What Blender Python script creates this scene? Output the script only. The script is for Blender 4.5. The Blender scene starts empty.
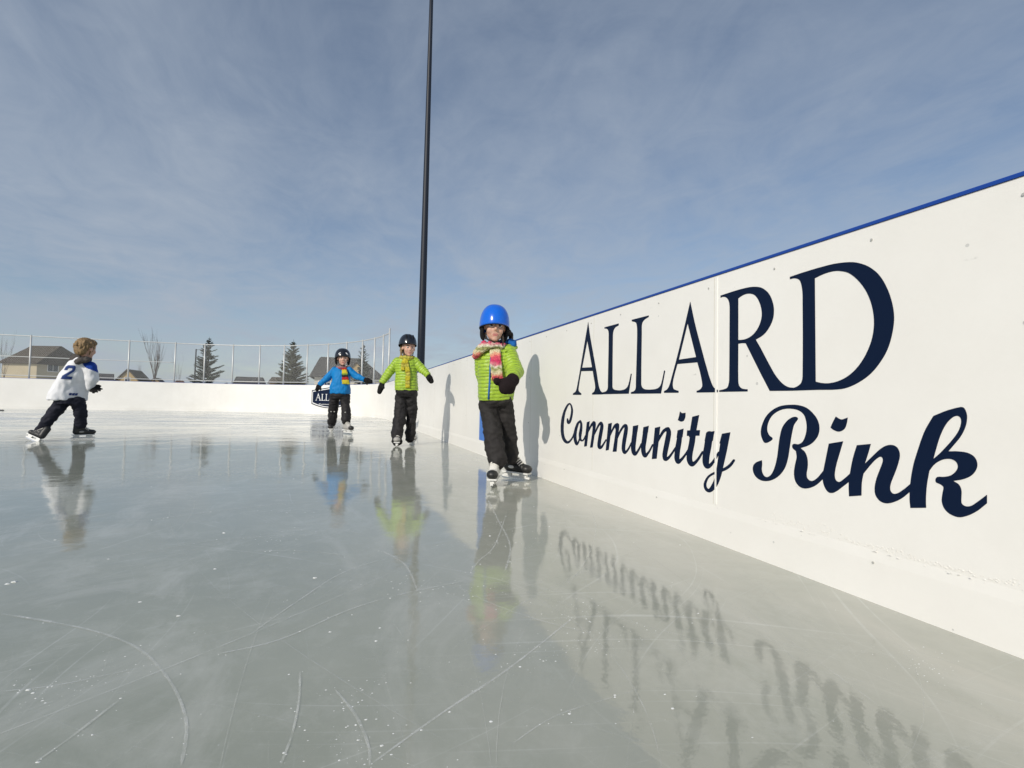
import bpy, bmesh, math, random
from mathutils import Vector, Matrix, noise
PI = math.pi
random.seed(7)
C = bpy.context.scene.collection
sc = bpy.context.scene

# ------------------------------------------------------------------ helpers
def V(*a): return Vector(a)
def link(name, me, mats=(), parent=None, base=None, smooth=False):
    o = bpy.data.objects.new(name, me); C.objects.link(o)
    for m in (mats if isinstance(mats, (list, tuple)) else [mats]): me.materials.append(m)
    if parent is not None: o.parent = parent
    if base is not None:
        me.transform(Matrix.Translation(-Vector(base)))
        if parent is None: o.location = base
    if smooth:
        for p in me.polygons: p.use_smooth = True
    return o
def tag(o, label=None, cat=None, group=None, kind=None):
    if label: o['label'] = label
    if cat: o['category'] = cat
    if group: o['group'] = group
    if kind: o['kind'] = kind
    return o
def empty(name, loc, rz=0.0):
    o = bpy.data.objects.new(name, None); C.objects.link(o); o.location = loc; o.rotation_euler.z = rz
    o.empty_display_size = .2
    return o
class MB:
    """collects boxes, tubes and polygons, then becomes one mesh"""
    def __init__(s): s.v = []; s.f = []; s.mi = []
    def add(s, vs, fs, m=0):
        n = len(s.v); s.v += [tuple(v) for v in vs]
        for f in fs: s.f.append([n + i for i in f]); s.mi.append(m)
    def box(s, lo, hi, m=0, M=None):
        (a, b, c), (d, e, f) = lo, hi
        vs = [V(x, y, z) for z in (c, f) for y in (b, e) for x in (a, d)]
        if M: vs = [M @ v for v in vs]
        s.add(vs, [(0,2,3,1),(4,5,7,6),(0,1,5,4),(2,6,7,3),(0,4,6,2),(1,3,7,5)], m)
    def tube(s, pts, rad, n=8, m=0, cap=True):
        pts = [Vector(p) for p in pts]; rings = []
        if not isinstance(rad, (list, tuple)): rad = [rad]*len(pts)
        for i, p in enumerate(pts):
            t = (pts[min(i+1, len(pts)-1)] - pts[max(i-1, 0)]).normalized()
            a = t.cross(V(0,0,1)); a = a.normalized() if a.length > 1e-3 else V(1,0,0)
            b = t.cross(a).normalized()
            rings.append([p + rad[i]*(math.cos(2*PI*k/n)*a + math.sin(2*PI*k/n)*b) for k in range(n)])
        vs = [v for r in rings for v in r]; fs = []
        for i in range(len(rings)-1):
            for k in range(n):
                fs.append((i*n+k, i*n+(k+1)%n, (i+1)*n+(k+1)%n, (i+1)*n+k))
        if cap: fs.append(tuple(range(n-1,-1,-1))); fs.append(tuple((len(rings)-1)*n+k for k in range(n)))
        s.add(vs, fs, m)
    def mesh(s, name):
        me = bpy.data.meshes.new(name); me.from_pydata(s.v, [], s.f); me.update()
        for p, m in zip(me.polygons, s.mi): p.material_index = m
        bm = bmesh.new(); bm.from_mesh(me); bmesh.ops.recalc_face_normals(bm, faces=bm.faces); bm.to_mesh(me); bm.free()
        return me
    def build(s, name, mats, parent=None, base=None, smooth=False):
        return link(name, s.mesh(name), mats, parent, base, smooth)

def mat(name, col, rough=.6, spec=.5, bump=None, var=None, metal=0.0, coat=0.0, sss=0.0):
    """principled with optional noise bump (scale, strength) and colour variation (scale, amount)"""
    m = bpy.data.materials.new(name); m.use_nodes = True
    nt = m.node_tree; b = nt.nodes['Principled BSDF']
    b.inputs['Base Color'].default_value = (*col, 1); b.inputs['Roughness'].default_value = rough
    b.inputs['Specular IOR Level'].default_value = spec; b.inputs['Metallic'].default_value = metal
    b.inputs['Coat Weight'].default_value = coat
    if sss:
        b.inputs['Subsurface Weight'].default_value = sss; b.inputs['Subsurface Radius'].default_value = (.01, .004, .002)
    tc = nt.nodes.new('ShaderNodeTexCoord')
    if var:
        n = nt.nodes.new('ShaderNodeTexNoise'); n.inputs['Scale'].default_value = var[0]; n.inputs['Detail'].default_value = 6
        nt.links.new(tc.outputs['Object'], n.inputs['Vector'])
        r = nt.nodes.new('ShaderNodeMapRange'); r.inputs[3].default_value = 1-var[1]; r.inputs[4].default_value = 1+var[1]
        r.inputs[1].default_value = .25; r.inputs[2].default_value = .75
        nt.links.new(n.outputs['Fac'], r.inputs[0])
        x = nt.nodes.new('ShaderNodeVectorMath'); x.operation = 'SCALE'; x.inputs[0].default_value = col
        nt.links.new(r.outputs[0], x.inputs['Scale']); nt.links.new(x.outputs[0], b.inputs['Base Color'])
    if bump:
        n = nt.nodes.new('ShaderNodeTexNoise'); n.inputs['Scale'].default_value = bump[0]; n.inputs['Detail'].default_value = 5
        nt.links.new(tc.outputs['Object'], n.inputs['Vector'])
        k = nt.nodes.new('ShaderNodeBump'); k.inputs['Strength'].default_value = bump[1]; k.inputs['Distance'].default_value = .01
        nt.links.new(n.outputs['Fac'], k.inputs['Height']); nt.links.new(k.outputs[0], b.inputs['Normal'])
    return m
def bands(name, stops, per_m, axis='Z', rough=.95, fuzz=.03):
    """knitted stripes: a constant ramp repeated along an axis of the object"""
    m = mat(name, (.5,.5,.5), rough, .2, bump=(220, .9)); nt = m.node_tree; b = nt.nodes['Principled BSDF']
    tc = nt.nodes.new('ShaderNodeTexCoord'); n = nt.nodes.new('ShaderNodeTexNoise'); n.inputs['Scale'].default_value = 30
    nt.links.new(tc.outputs['Object'], n.inputs['Vector'])
    sx = nt.nodes.new('ShaderNodeSeparateXYZ'); nt.links.new(tc.outputs['Object'], sx.inputs[0])
    a = nt.nodes.new('ShaderNodeMath'); a.operation = 'MULTIPLY_ADD'; a.inputs[1].default_value = fuzz
    nt.links.new(n.outputs['Fac'], a.inputs[0]); nt.links.new(sx.outputs[axis], a.inputs[2])
    q = nt.nodes.new('ShaderNodeMath'); q.operation = 'MULTIPLY'; q.inputs[1].default_value = per_m; nt.links.new(a.outputs[0], q.inputs[0])
    f = nt.nodes.new('ShaderNodeMath'); f.operation = 'FRACT'; nt.links.new(q.outputs[0], f.inputs[0])
    r = nt.nodes.new('ShaderNodeValToRGB'); r.color_ramp.interpolation = 'EASE'
    e = r.color_ramp.elements
    while len(e) < len(stops): e.new(.5)
    for el, (p, c) in zip(e, stops): el.position = p; el.color = (*c, 1)
    nt.links.new(f.outputs[0], r.inputs[0])
    mv = nt.nodes.new('ShaderNodeTexNoise'); mv.inputs['Scale'].default_value = 120; nt.links.new(tc.outputs['Object'], mv.inputs['Vector'])
    mr = nt.nodes.new('ShaderNodeMapRange'); mr.inputs[3].default_value = .45; mr.inputs[4].default_value = 1.55; nt.links.new(mv.outputs['Fac'], mr.inputs[0])
    x = nt.nodes.new('ShaderNodeVectorMath'); x.operation = 'SCALE'
    nt.links.new(r.outputs[0], x.inputs[0]); nt.links.new(mr.outputs[0], x.inputs['Scale']); nt.links.new(x.outputs[0], b.inputs['Base Color'])
    return m

# ------------------------------------------------------------------ camera, light, sky
cam = bpy.data.objects.new('camera', bpy.data.cameras.new('camera')); C.objects.link(cam); sc.camera = cam
cam.data.sensor_width = 36.0; cam.data.lens = 510/1024*36; cam.data.clip_start = .05; cam.data.clip_end = 8000
fw = V(0.32767043, 0.94403032, 0.03793196); r0 = V(0.94471021, -0.32790642, 0); u0 = V(-0.01243813, -0.03583471, 0.99928032)
rl = math.radians(1.15)
rr = math.cos(rl)*r0 - math.sin(rl)*u0*-1; uu = math.cos(rl)*u0 - math.sin(rl)*r0
rr = math.cos(rl)*r0 + math.sin(rl)*u0 
M3 = Matrix((rr, uu, -fw)).transposed()
cam.matrix_world = Matrix.Translation((0,0,.58)) @ M3.to_4x4()

SUN_EL, SUN_AZ = math.radians(30), math.radians(40)     # light travels towards +x, +y
sdir = V(math.cos(SUN_AZ)*math.cos(SUN_EL), math.sin(SUN_AZ)*math.cos(SUN_EL), -math.sin(SUN_EL))
sun = bpy.data.objects.new('sun', bpy.data.lights.new('sun', 'SUN')); C.objects.link(sun)
sun.data.energy = 2.75; sun.data.angle = math.radians(.6); sun.data.color = (1.0, .93, .82)
sun.rotation_euler = (-sdir).to_track_quat('Z', 'Y').to_euler(); sun.location = (-20,-15,20)

w = bpy.data.worlds.new('World'); sc.world = w; w.use_nodes = True; nt = w.node_tree; N = nt.nodes; L = nt.links
bg = N['Background']
sky = N.new('ShaderNodeTexSky'); sky.sky_type = 'NISHITA'; sky.sun_disc = False; sky.sun_elevation = SUN_EL
sky.sun_rotation = math.atan2(-sdir.x, -sdir.y) % (2*PI); sky.air_density = 1.0; sky.dust_density = 1.2; sky.ozone_density = 1.5; sky.altitude = 600
tc = N.new('ShaderNodeTexCoord'); sep = N.new('ShaderNodeSeparateXYZ'); L.new(tc.outputs['Generated'], sep.inputs[0])
za = N.new('ShaderNodeMath'); za.operation = 'MAXIMUM'; za.inputs[1].default_value = 0.0; L.new(sep.outputs['Z'], za.inputs[0])
zb = N.new('ShaderNodeMath'); zb.operation = 'ADD'; zb.inputs[1].default_value = .12; L.new(za.outputs[0], zb.inputs[0])
dx = N.new('ShaderNodeMath'); dx.operation = 'DIVIDE'; L.new(sep.outputs['X'], dx.inputs[0]); L.new(zb.outputs[0], dx.inputs[1])
dy = N.new('ShaderNodeMath'); dy.operation = 'DIVIDE'; L.new(sep.outputs['Y'], dy.inputs[0]); L.new(zb.outputs[0], dy.inputs[1])
cmb = N.new('ShaderNodeCombineXYZ'); L.new(dx.outputs[0], cmb.inputs[0]); L.new(dy.outputs[0], cmb.inputs[1])
mp = N.new('ShaderNodeMapping'); mp.inputs['Rotation'].default_value = (0,0,math.radians(35)); mp.inputs['Scale'].default_value = (1.0, .7, 1)
L.new(cmb.outputs[0], mp.inputs[0])
n1 = N.new('ShaderNodeTexNoise'); n1.inputs['Scale'].default_value = 1.1; n1.inputs['Detail'].default_value = 9; n1.inputs['Roughness'].default_value = .62; n1.inputs['Distortion'].default_value = .6
L.new(mp.outputs[0], n1.inputs['Vector'])
n2 = N.new('ShaderNodeTexNoise'); n2.inputs['Scale'].default_value = 4.5; n2.inputs['Detail'].default_value = 8; n2.inputs['Roughness'].default_value = .6; n2.inputs['Distortion'].default_value = 1.2
L.new(mp.outputs[0], n2.inputs['Vector'])
mx = N.new('ShaderNodeMath'); mx.operation = 'MULTIPLY_ADD'; mx.inputs[1].default_value = .38; L.new(n2.outputs['Fac'], mx.inputs[0]); L.new(n1.outputs['Fac'], mx.inputs[2])
mr = N.new('ShaderNodeMapRange'); mr.inputs[1].default_value = .45; mr.inputs[2].default_value = .95; mr.inputs[3].default_value = .16; mr.inputs[4].default_value = .92
L.new(mx.outputs[0], mr.inputs[0])
thin = N.new('ShaderNodeMapRange'); thin.inputs[1].default_value = .05; thin.inputs[2].default_value = .65; thin.inputs[3].default_value = 1.25; thin.inputs[4].default_value = .68; L.new(za.outputs[0], thin.inputs[0])
cf = N.new('ShaderNodeMath'); cf.operation = 'MULTIPLY'; L.new(mr.outputs[0], cf.inputs[0]); L.new(thin.outputs[0], cf.inputs[1])
sk = N.new('ShaderNodeVectorMath'); sk.operation = 'SCALE'; sk.inputs['Scale'].default_value = 0.86; L.new(sky.outputs[0], sk.inputs[0])
mixs = N.new('ShaderNodeMix'); mixs.data_type = 'RGBA'; L.new(cf.outputs[0], mixs.inputs['Factor']); L.new(sk.outputs[0], mixs.inputs['A'])
mixs.inputs['B'].default_value = (3.3, 3.8, 4.5, 1)
L.new(mixs.outputs['Result'], bg.inputs['Color']); bg.inputs['Strength'].default_value = .1
sc.view_settings.view_transform = 'Standard'; sc.view_settings.look = 'None'; sc.view_settings.gamma = 1.0; sc.view_settings.use_curve_mapping = False
sc.view_settings.exposure = .25

# ------------------------------------------------------------------ materials of the setting
def ice_material():
    m = bpy.data.materials.new('ice'); m.use_nodes = True; nt = m.node_tree; N = nt.nodes; L = nt.links; b = N['Principled BSDF']
    tc = N.new('ShaderNodeTexCoord')
    def nz(scale, detail=6, rough=.55, dist=0.0, sxy=None):
        n = N.new('ShaderNodeTexNoise'); n.inputs['Scale'].default_value = scale; n.inputs['Detail'].default_value = detail
        n.inputs['Roughness'].default_value = rough; n.inputs['Distortion'].default_value = dist
        if sxy:
            mpp = N.new('ShaderNodeMapping'); mpp.inputs['Scale'].default_value = (*sxy, 1); mpp.inputs['Rotation'].default_value = (0,0,.5)
            L.new(tc.outputs['Object'], mpp.inputs[0]); L.new(mpp.outputs[0], n.inputs['Vector'])
        else: L.new(tc.outputs['Object'], n.inputs['Vector'])
        return n
    def rng(src, a, c, lo, hi):
        r = N.new('ShaderNodeMapRange'); r.inputs[1].default_value = a; r.inputs[2].default_value = c; r.inputs[3].default_value = lo; r.inputs[4].default_value = hi
        L.new(src, r.inputs[0]); return r.outputs[0]
    big = nz(.55, 7, .6, .4); fine = nz(9, 8, .7, .3); milky = nz(2.8, 9, .70, .9, (1.0, .5)); speck = nz(95, 3, .6)
    ramp = N.new('ShaderNodeValToRGB'); e = ramp.color_ramp.elements
    e[0].position = .3; e[0].color = (.26, .284, .238, 1); e[1].position = .72; e[1].color = (.39, .408, .348, 1)
    L.new(big.outputs['Fac'], ramp.inputs[0])
    mk = N.new('ShaderNodeMix'); mk.data_type = 'RGBA'; L.new(rng(milky.outputs['Fac'], .50, .74, 0, .5), mk.inputs['Factor'])
    L.new(ramp.outputs[0], mk.inputs['A']); mk.inputs['B'].default_value = (.58, .59, .55, 1)
    fm = N.new('ShaderNodeMix'); fm.data_type = 'RGBA'; L.new(rng(fine.outputs['Fac'], .5, .8, 0, .22), fm.inputs['Factor'])
    L.new(mk.outputs['Result'], fm.inputs['A']); fm.inputs['B'].default_value = (.62, .64, .61, 1)
    sp = N.new('ShaderNodeMix'); sp.data_type = 'RGBA'; L.new(rng(speck.outputs['Fac'], .70, .76, 0, .5), sp.inputs['Factor'])
    L.new(fm.outputs['Result'], sp.inputs['A']); sp.inputs['B'].default_value = (.7, .72, .72, 1)
    sy = N.new('ShaderNodeSeparateXYZ'); L.new(tc.outputs['Object'], sy.inputs[0])
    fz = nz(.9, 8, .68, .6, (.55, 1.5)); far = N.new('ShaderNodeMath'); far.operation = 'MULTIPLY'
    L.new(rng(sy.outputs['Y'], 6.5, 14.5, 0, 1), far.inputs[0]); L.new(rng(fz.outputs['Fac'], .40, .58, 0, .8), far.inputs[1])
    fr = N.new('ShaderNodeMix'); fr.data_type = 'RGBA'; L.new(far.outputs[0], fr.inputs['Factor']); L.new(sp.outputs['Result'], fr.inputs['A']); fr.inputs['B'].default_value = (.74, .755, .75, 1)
    edge = nz(1.5, 7, .62, .8, (1.3, .5)); em = N.new('ShaderNodeMath'); em.operation = 'MULTIPLY'      # wall's bounced light and reflection painted in: paler, warmer ice towards the boards
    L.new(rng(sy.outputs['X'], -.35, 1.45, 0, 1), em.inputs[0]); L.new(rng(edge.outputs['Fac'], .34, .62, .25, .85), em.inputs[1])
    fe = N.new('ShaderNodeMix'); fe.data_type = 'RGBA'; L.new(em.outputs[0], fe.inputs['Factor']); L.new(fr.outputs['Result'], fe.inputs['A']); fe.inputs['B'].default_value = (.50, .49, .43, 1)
    prev = fe.outputs['Result']                    # hairline skate cuts: very long thin noise in several directions
    for ang, sc_, bend in ((.35, 1.0, 1.3), (1.25, 1.3, 1.9), (2.2, .9, 1.6), (2.85, 1.15, 1.2)):
        ma = N.new('ShaderNodeMapping'); ma.inputs['Rotation'].default_value = (0, 0, ang); L.new(tc.outputs['Object'], ma.inputs[0])
        wv = N.new('ShaderNodeTexNoise'); wv.inputs['Scale'].default_value = .45; wv.inputs['Detail'].default_value = 1; L.new(ma.outputs[0], wv.inputs['Vector'])
        ad = N.new('ShaderNodeVectorMath'); ad.operation = 'MULTIPLY_ADD'; ad.inputs[1].default_value = (bend, bend, 0); L.new(wv.outputs['Color'], ad.inputs[0]); L.new(ma.outputs[0], ad.inputs[2])
        mb_ = N.new('ShaderNodeMapping'); mb_.inputs['Scale'].default_value = (.6*sc_, 62*sc_, 1); L.new(ad.outputs[0], mb_.inputs[0])
        ln_ = N.new('ShaderNodeTexNoise'); ln_.inputs['Scale'].default_value = 1; ln_.inputs['Detail'].default_value = 2; L.new(mb_.outputs[0], ln_.inputs['Vector'])
        hm = N.new('ShaderNodeMath'); hm.operation = 'MULTIPLY'; L.new(rng(ln_.outputs['Fac'], .665, .78, 0, .42), hm.inputs[0]); L.new(rng(fine.outputs['Fac'], .38, .62, .25, 1), hm.inputs[1])
        hx = N.new('ShaderNodeMix'); hx.data_type = 'RGBA'; L.new(hm.outputs[0], hx.inputs['Factor']); L.new(prev, hx.inputs['A']); hx.inputs['B'].default_value = (.66, .68, .66, 1); prev = hx.outputs['Result']
    L.new(prev, b.inputs['Base Color'])
    b.inputs['IOR'].default_value = 1.5; b.inputs['Specular IOR Level'].default_value = .5
    rn = N.new('ShaderNodeMath'); rn.operation = 'ADD'
    L.new(rng(milky.outputs['Fac'], .4, .75, .015, .075), rn.inputs[0]); L.new(rng(fine.outputs['Fac'], .4, .8, .0, .07), rn.inputs[1])
    r2 = N.new('ShaderNodeMath'); r2.operation = 'MULTIPLY_ADD'; r2.inputs[1].default_value = .28; L.new(far.outputs[0], r2.inputs[0]); L.new(rn.outputs[0], r2.inputs[2])
    L.new(r2.outputs[0], b.inputs['Roughness'])
    w1 = nz(1.6, 3, .5); w2 = nz(14, 4, .55); w3 = nz(70, 3, .5)
    def bump(src, dist, prev=None):
        k = N.new('ShaderNodeBump'); k.inputs['Strength'].default_value = 1.0; k.inputs['Distance'].default_value = dist; L.new(src, k.inputs['Height'])
        if prev: L.new(prev, k.inputs['Normal'])
        return k.outputs[0]
    nrm = bump(w1.outputs['Fac'], .0045); nrm = bump(w2.outputs['Fac'], .00042, nrm); nrm = bump(w3.outputs['Fac'], .00014, nrm)
    L.new(nrm, b.inputs['Normal'])
    return m
def board_material():
    m = mat('board_white', (.83, .818, .782), .34, .42); nt = m.node_tree; N = nt.nodes; L = nt.links; b = N['Principled BSDF']
    tc = N.new('ShaderNodeTexCoord')
    n = N.new('ShaderNodeTexNoise'); n.inputs['Scale'].default_value = 1.3; n.inputs['Detail'].default_value = 8; n.inputs['Roughness'].default_value = .65
    L.new(tc.outputs['Object'], n.inputs['Vector'])
    r = N.new('ShaderNodeValToRGB'); e = r.color_ramp.elements; e[0].position = .3; e[0].color = (.785,.77,.73,1); e[1].position = .62; e[1].color = (.84,.828,.792,1)
    L.new(n.outputs['Fac'], r.inputs[0])
    v = N.new('ShaderNodeTexVoronoi'); v.inputs['Scale'].default_value = 9.0; v.inputs['Randomness'].default_value = 1; L.new(tc.outputs['Object'], v.inputs['Vector'])
    nn = N.new('ShaderNodeTexNoise'); nn.inputs['Scale'].default_value = 2.2; L.new(tc.outputs['Object'], nn.inputs['Vector'])
    t = N.new('ShaderNodeMapRange'); t.inputs[1].default_value = .40; t.inputs[2].default_value = .7; t.inputs[3].default_value = 0; t.inputs[4].default_value = .06; L.new(nn.outputs['Fac'], t.inputs[0])
    lt = N.new('ShaderNodeMath'); lt.operation = 'LESS_THAN'; L.new(v.outputs['Distance'], lt.inputs[0]); L.new(t.outputs[0], lt.inputs[1])
    k = N.new('ShaderNodeMath'); k.operation = 'MULTIPLY'; k.inputs[1].default_value = .45; L.new(lt.outputs[0], k.inputs[0])
    mx = N.new('ShaderNodeMix'); mx.data_type = 'RGBA'; L.new(k.outputs[0], mx.inputs['Factor']); L.new(r.outputs[0], mx.inputs['A']); mx.inputs['B'].default_value = (.35,.36,.36,1)
    ms = N.new('ShaderNodeMapping'); ms.inputs['Scale'].default_value = (1, .9, 5.5); ms.inputs['Rotation'].default_value = (.25, 0, 0); L.new(tc.outputs['Object'], ms.inputs[0])
    v2 = N.new('ShaderNodeTexVoronoi'); v2.inputs['Scale'].default_value = 2.6; L.new(ms.outputs[0], v2.inputs['Vector'])
    n4 = N.new('ShaderNodeTexNoise'); n4.inputs['Scale'].default_value = 38; n4.inputs['Detail'].default_value = 6; L.new(tc.outputs['Object'], n4.inputs['Vector'])
    a4 = N.new('ShaderNodeMapRange'); a4.inputs[1].default_value = .03; a4.inputs[2].default_value = .075; a4.inputs[3].default_value = .5; a4.inputs[4].default_value = 0; L.new(v2.outputs['Distance'], a4.inputs[0])
    b4 = N.new('ShaderNodeMapRange'); b4.inputs[1].default_value = .52; b4.inputs[2].default_value = .62; L.new(n4.outputs['Fac'], b4.inputs[0])
    c4 = N.new('ShaderNodeMath'); c4.operation = 'MULTIPLY'; L.new(a4.outputs[0], c4.inputs[0]); L.new(b4.outputs[0], c4.inputs[1])
    m4 = N.new('ShaderNodeMix'); m4.data_type = 'RGBA'; L.new(c4.outputs[0], m4.inputs['Factor']); L.new(mx.outputs['Result'], m4.inputs['A']); m4.inputs['B'].default_value = (.42,.42,.40,1)
    L.new(m4.outputs['Result'], b.inputs['Base Color'])
    n3 = N.new('ShaderNodeTexNoise'); n3.inputs['Scale'].default_value = 60; n3.inputs['Detail'].default_value = 4; L.new(tc.outputs['Object'], n3.inputs['Vector'])
    bp = N.new('ShaderNodeBump'); bp.inputs['Strength'].default_value = .12; bp.inputs['Distance'].default_value = .003; L.new(n3.outputs['Fac'], bp.inputs['Height']); L.new(bp.outputs[0], b.inputs['Normal'])
    return m
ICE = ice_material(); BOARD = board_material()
CAPBLUE = mat('cap_blue', (.006, .050, .30), .35, .5)
NAVY = mat('navy_vinyl', (.003, .010, .034), .45, .15)
LINEBLUE = mat('line_blue', (.03, .17, .58), .35, .5)
SNOW = mat('snow', (.82, .84, .86), .85, .3, bump=(3, .6), var=(.4, .06))
CRUMB = mat('scraped_snow', (.80,.785,.74), .8, .3)
SNOWBIT = mat('snow_flecks', (.70, .72, .72), .8, .3)
GALV = mat('galvanised_steel', (.58, .59, .58), .5, .5, metal=.35, var=(9, .08))
BOLT = mat('bolt_grey', (.50, .50, .47), .4, .5, metal=.2)
WHITEPLASTIC = mat('white_plastic', (.84, .83, .79), .35, .5)

# ------------------------------------------------------------------ the rink
XW, YE, R, XL, YB = 1.56, 24.3, 8.1, -24.6, -32.0
HW, KH = 1.165, .155
def rink_loop(step=.27):
    """inner face of the boards, counter-clockwise, as (x, y, outward normal)"""
    out = []
    cor = [((XW-R, YE-R), 0), ((XL+R, YE-R), 90), ((XL+R, YB+R), 180), ((XW-R, YB+R), 270)]
    for (cx, cy), a0 in cor:
        n = int(R*PI/2/step)
        for k in range(n+1):
            a = math.radians(a0 + 90*k/n); out.append((cx+R*math.cos(a), cy+R*math.sin(a), math.cos(a), math.sin(a)))
    return out
LOOP = rink_loop()
def sweep(profile, name, m, parent=None, loop=LOOP, closed=True):
    """profile: (offset outward, z) points, closed section swept along the boards"""
    n = len(profile); vs = []; fs = []
    for (x, y, nx, ny) in loop:
        for (o, z) in profile: vs.append((x+nx*o, y+ny*o, z))
    k = len(loop)
    for i in range(k if closed else k-1):
        j = (i+1) % k
        for a in range(n):
            b_ = (a+1) % n; fs.append((i*n+a, j*n+a, j*n+b_, i*n+b_))
    if not closed: fs += [tuple(range(n)), tuple((k-1)*n+a for a in range(n-1,-1,-1))]
    mb = MB(); mb.add(vs, fs); return mb.build(name, m, parent)

mb = MB(); mb.add([(x+nx*.05, y+ny*.05, 0) for x, y, nx, ny in LOOP], [tuple(range(len(LOOP)))])
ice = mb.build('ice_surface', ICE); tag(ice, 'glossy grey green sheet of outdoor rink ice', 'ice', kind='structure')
mb = MB(); mb.add([(-3000,-3000,-.03),(3000,-3000,-.03),(3000,3000,-.03),(-3000,3000,-.03)], [(0,1,2,3)])
tag(mb.build('snow_ground', SNOW), 'flat snow covered ground around the rink', 'ground', kind='structure')

boards = empty('rink_boards', (XW, 3, 0)); boards.matrix_world = Matrix()
tag(boards, 'low white rink boards with blue cap rail and ALLARD Community Rink lettering', 'rink boards')
sweep([(0, KH), (0, HW-.010), (.05, HW-.010), (.05, KH)], 'panel', BOARD, boards)
sweep([(-.003, -.01), (-.003, KH-.030), (-.0004, KH+.001), (.045, KH-.003), (.045, -.01)], 'kick_plate', BOARD, boards)
sweep([(-.004, HW-.009), (-.004, HW-.002), (-.002, HW+.002), (.056, HW+.002), (.06, HW-.002), (.06, HW-.009)], 'cap_rail', CAPBLUE, boards)
# frame behind the panels: uprights and a stringer, seen only from outside
um = MB(); um.box((.052, -.03, -.03), (.14, .03, HW-.02)); um = um.mesh('upright'); um.materials.append(GALV)
for i in range(0, len(LOOP), 4):
    x, y, nx, ny = LOOP[i]; o = bpy.data.objects.new('upright', um); C.objects.link(o); o.parent = boards
    o.matrix_local = Matrix.Translation((x, y, 0)) @ Matrix.Rotation(math.atan2(ny, nx), 4, 'Z')

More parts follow.
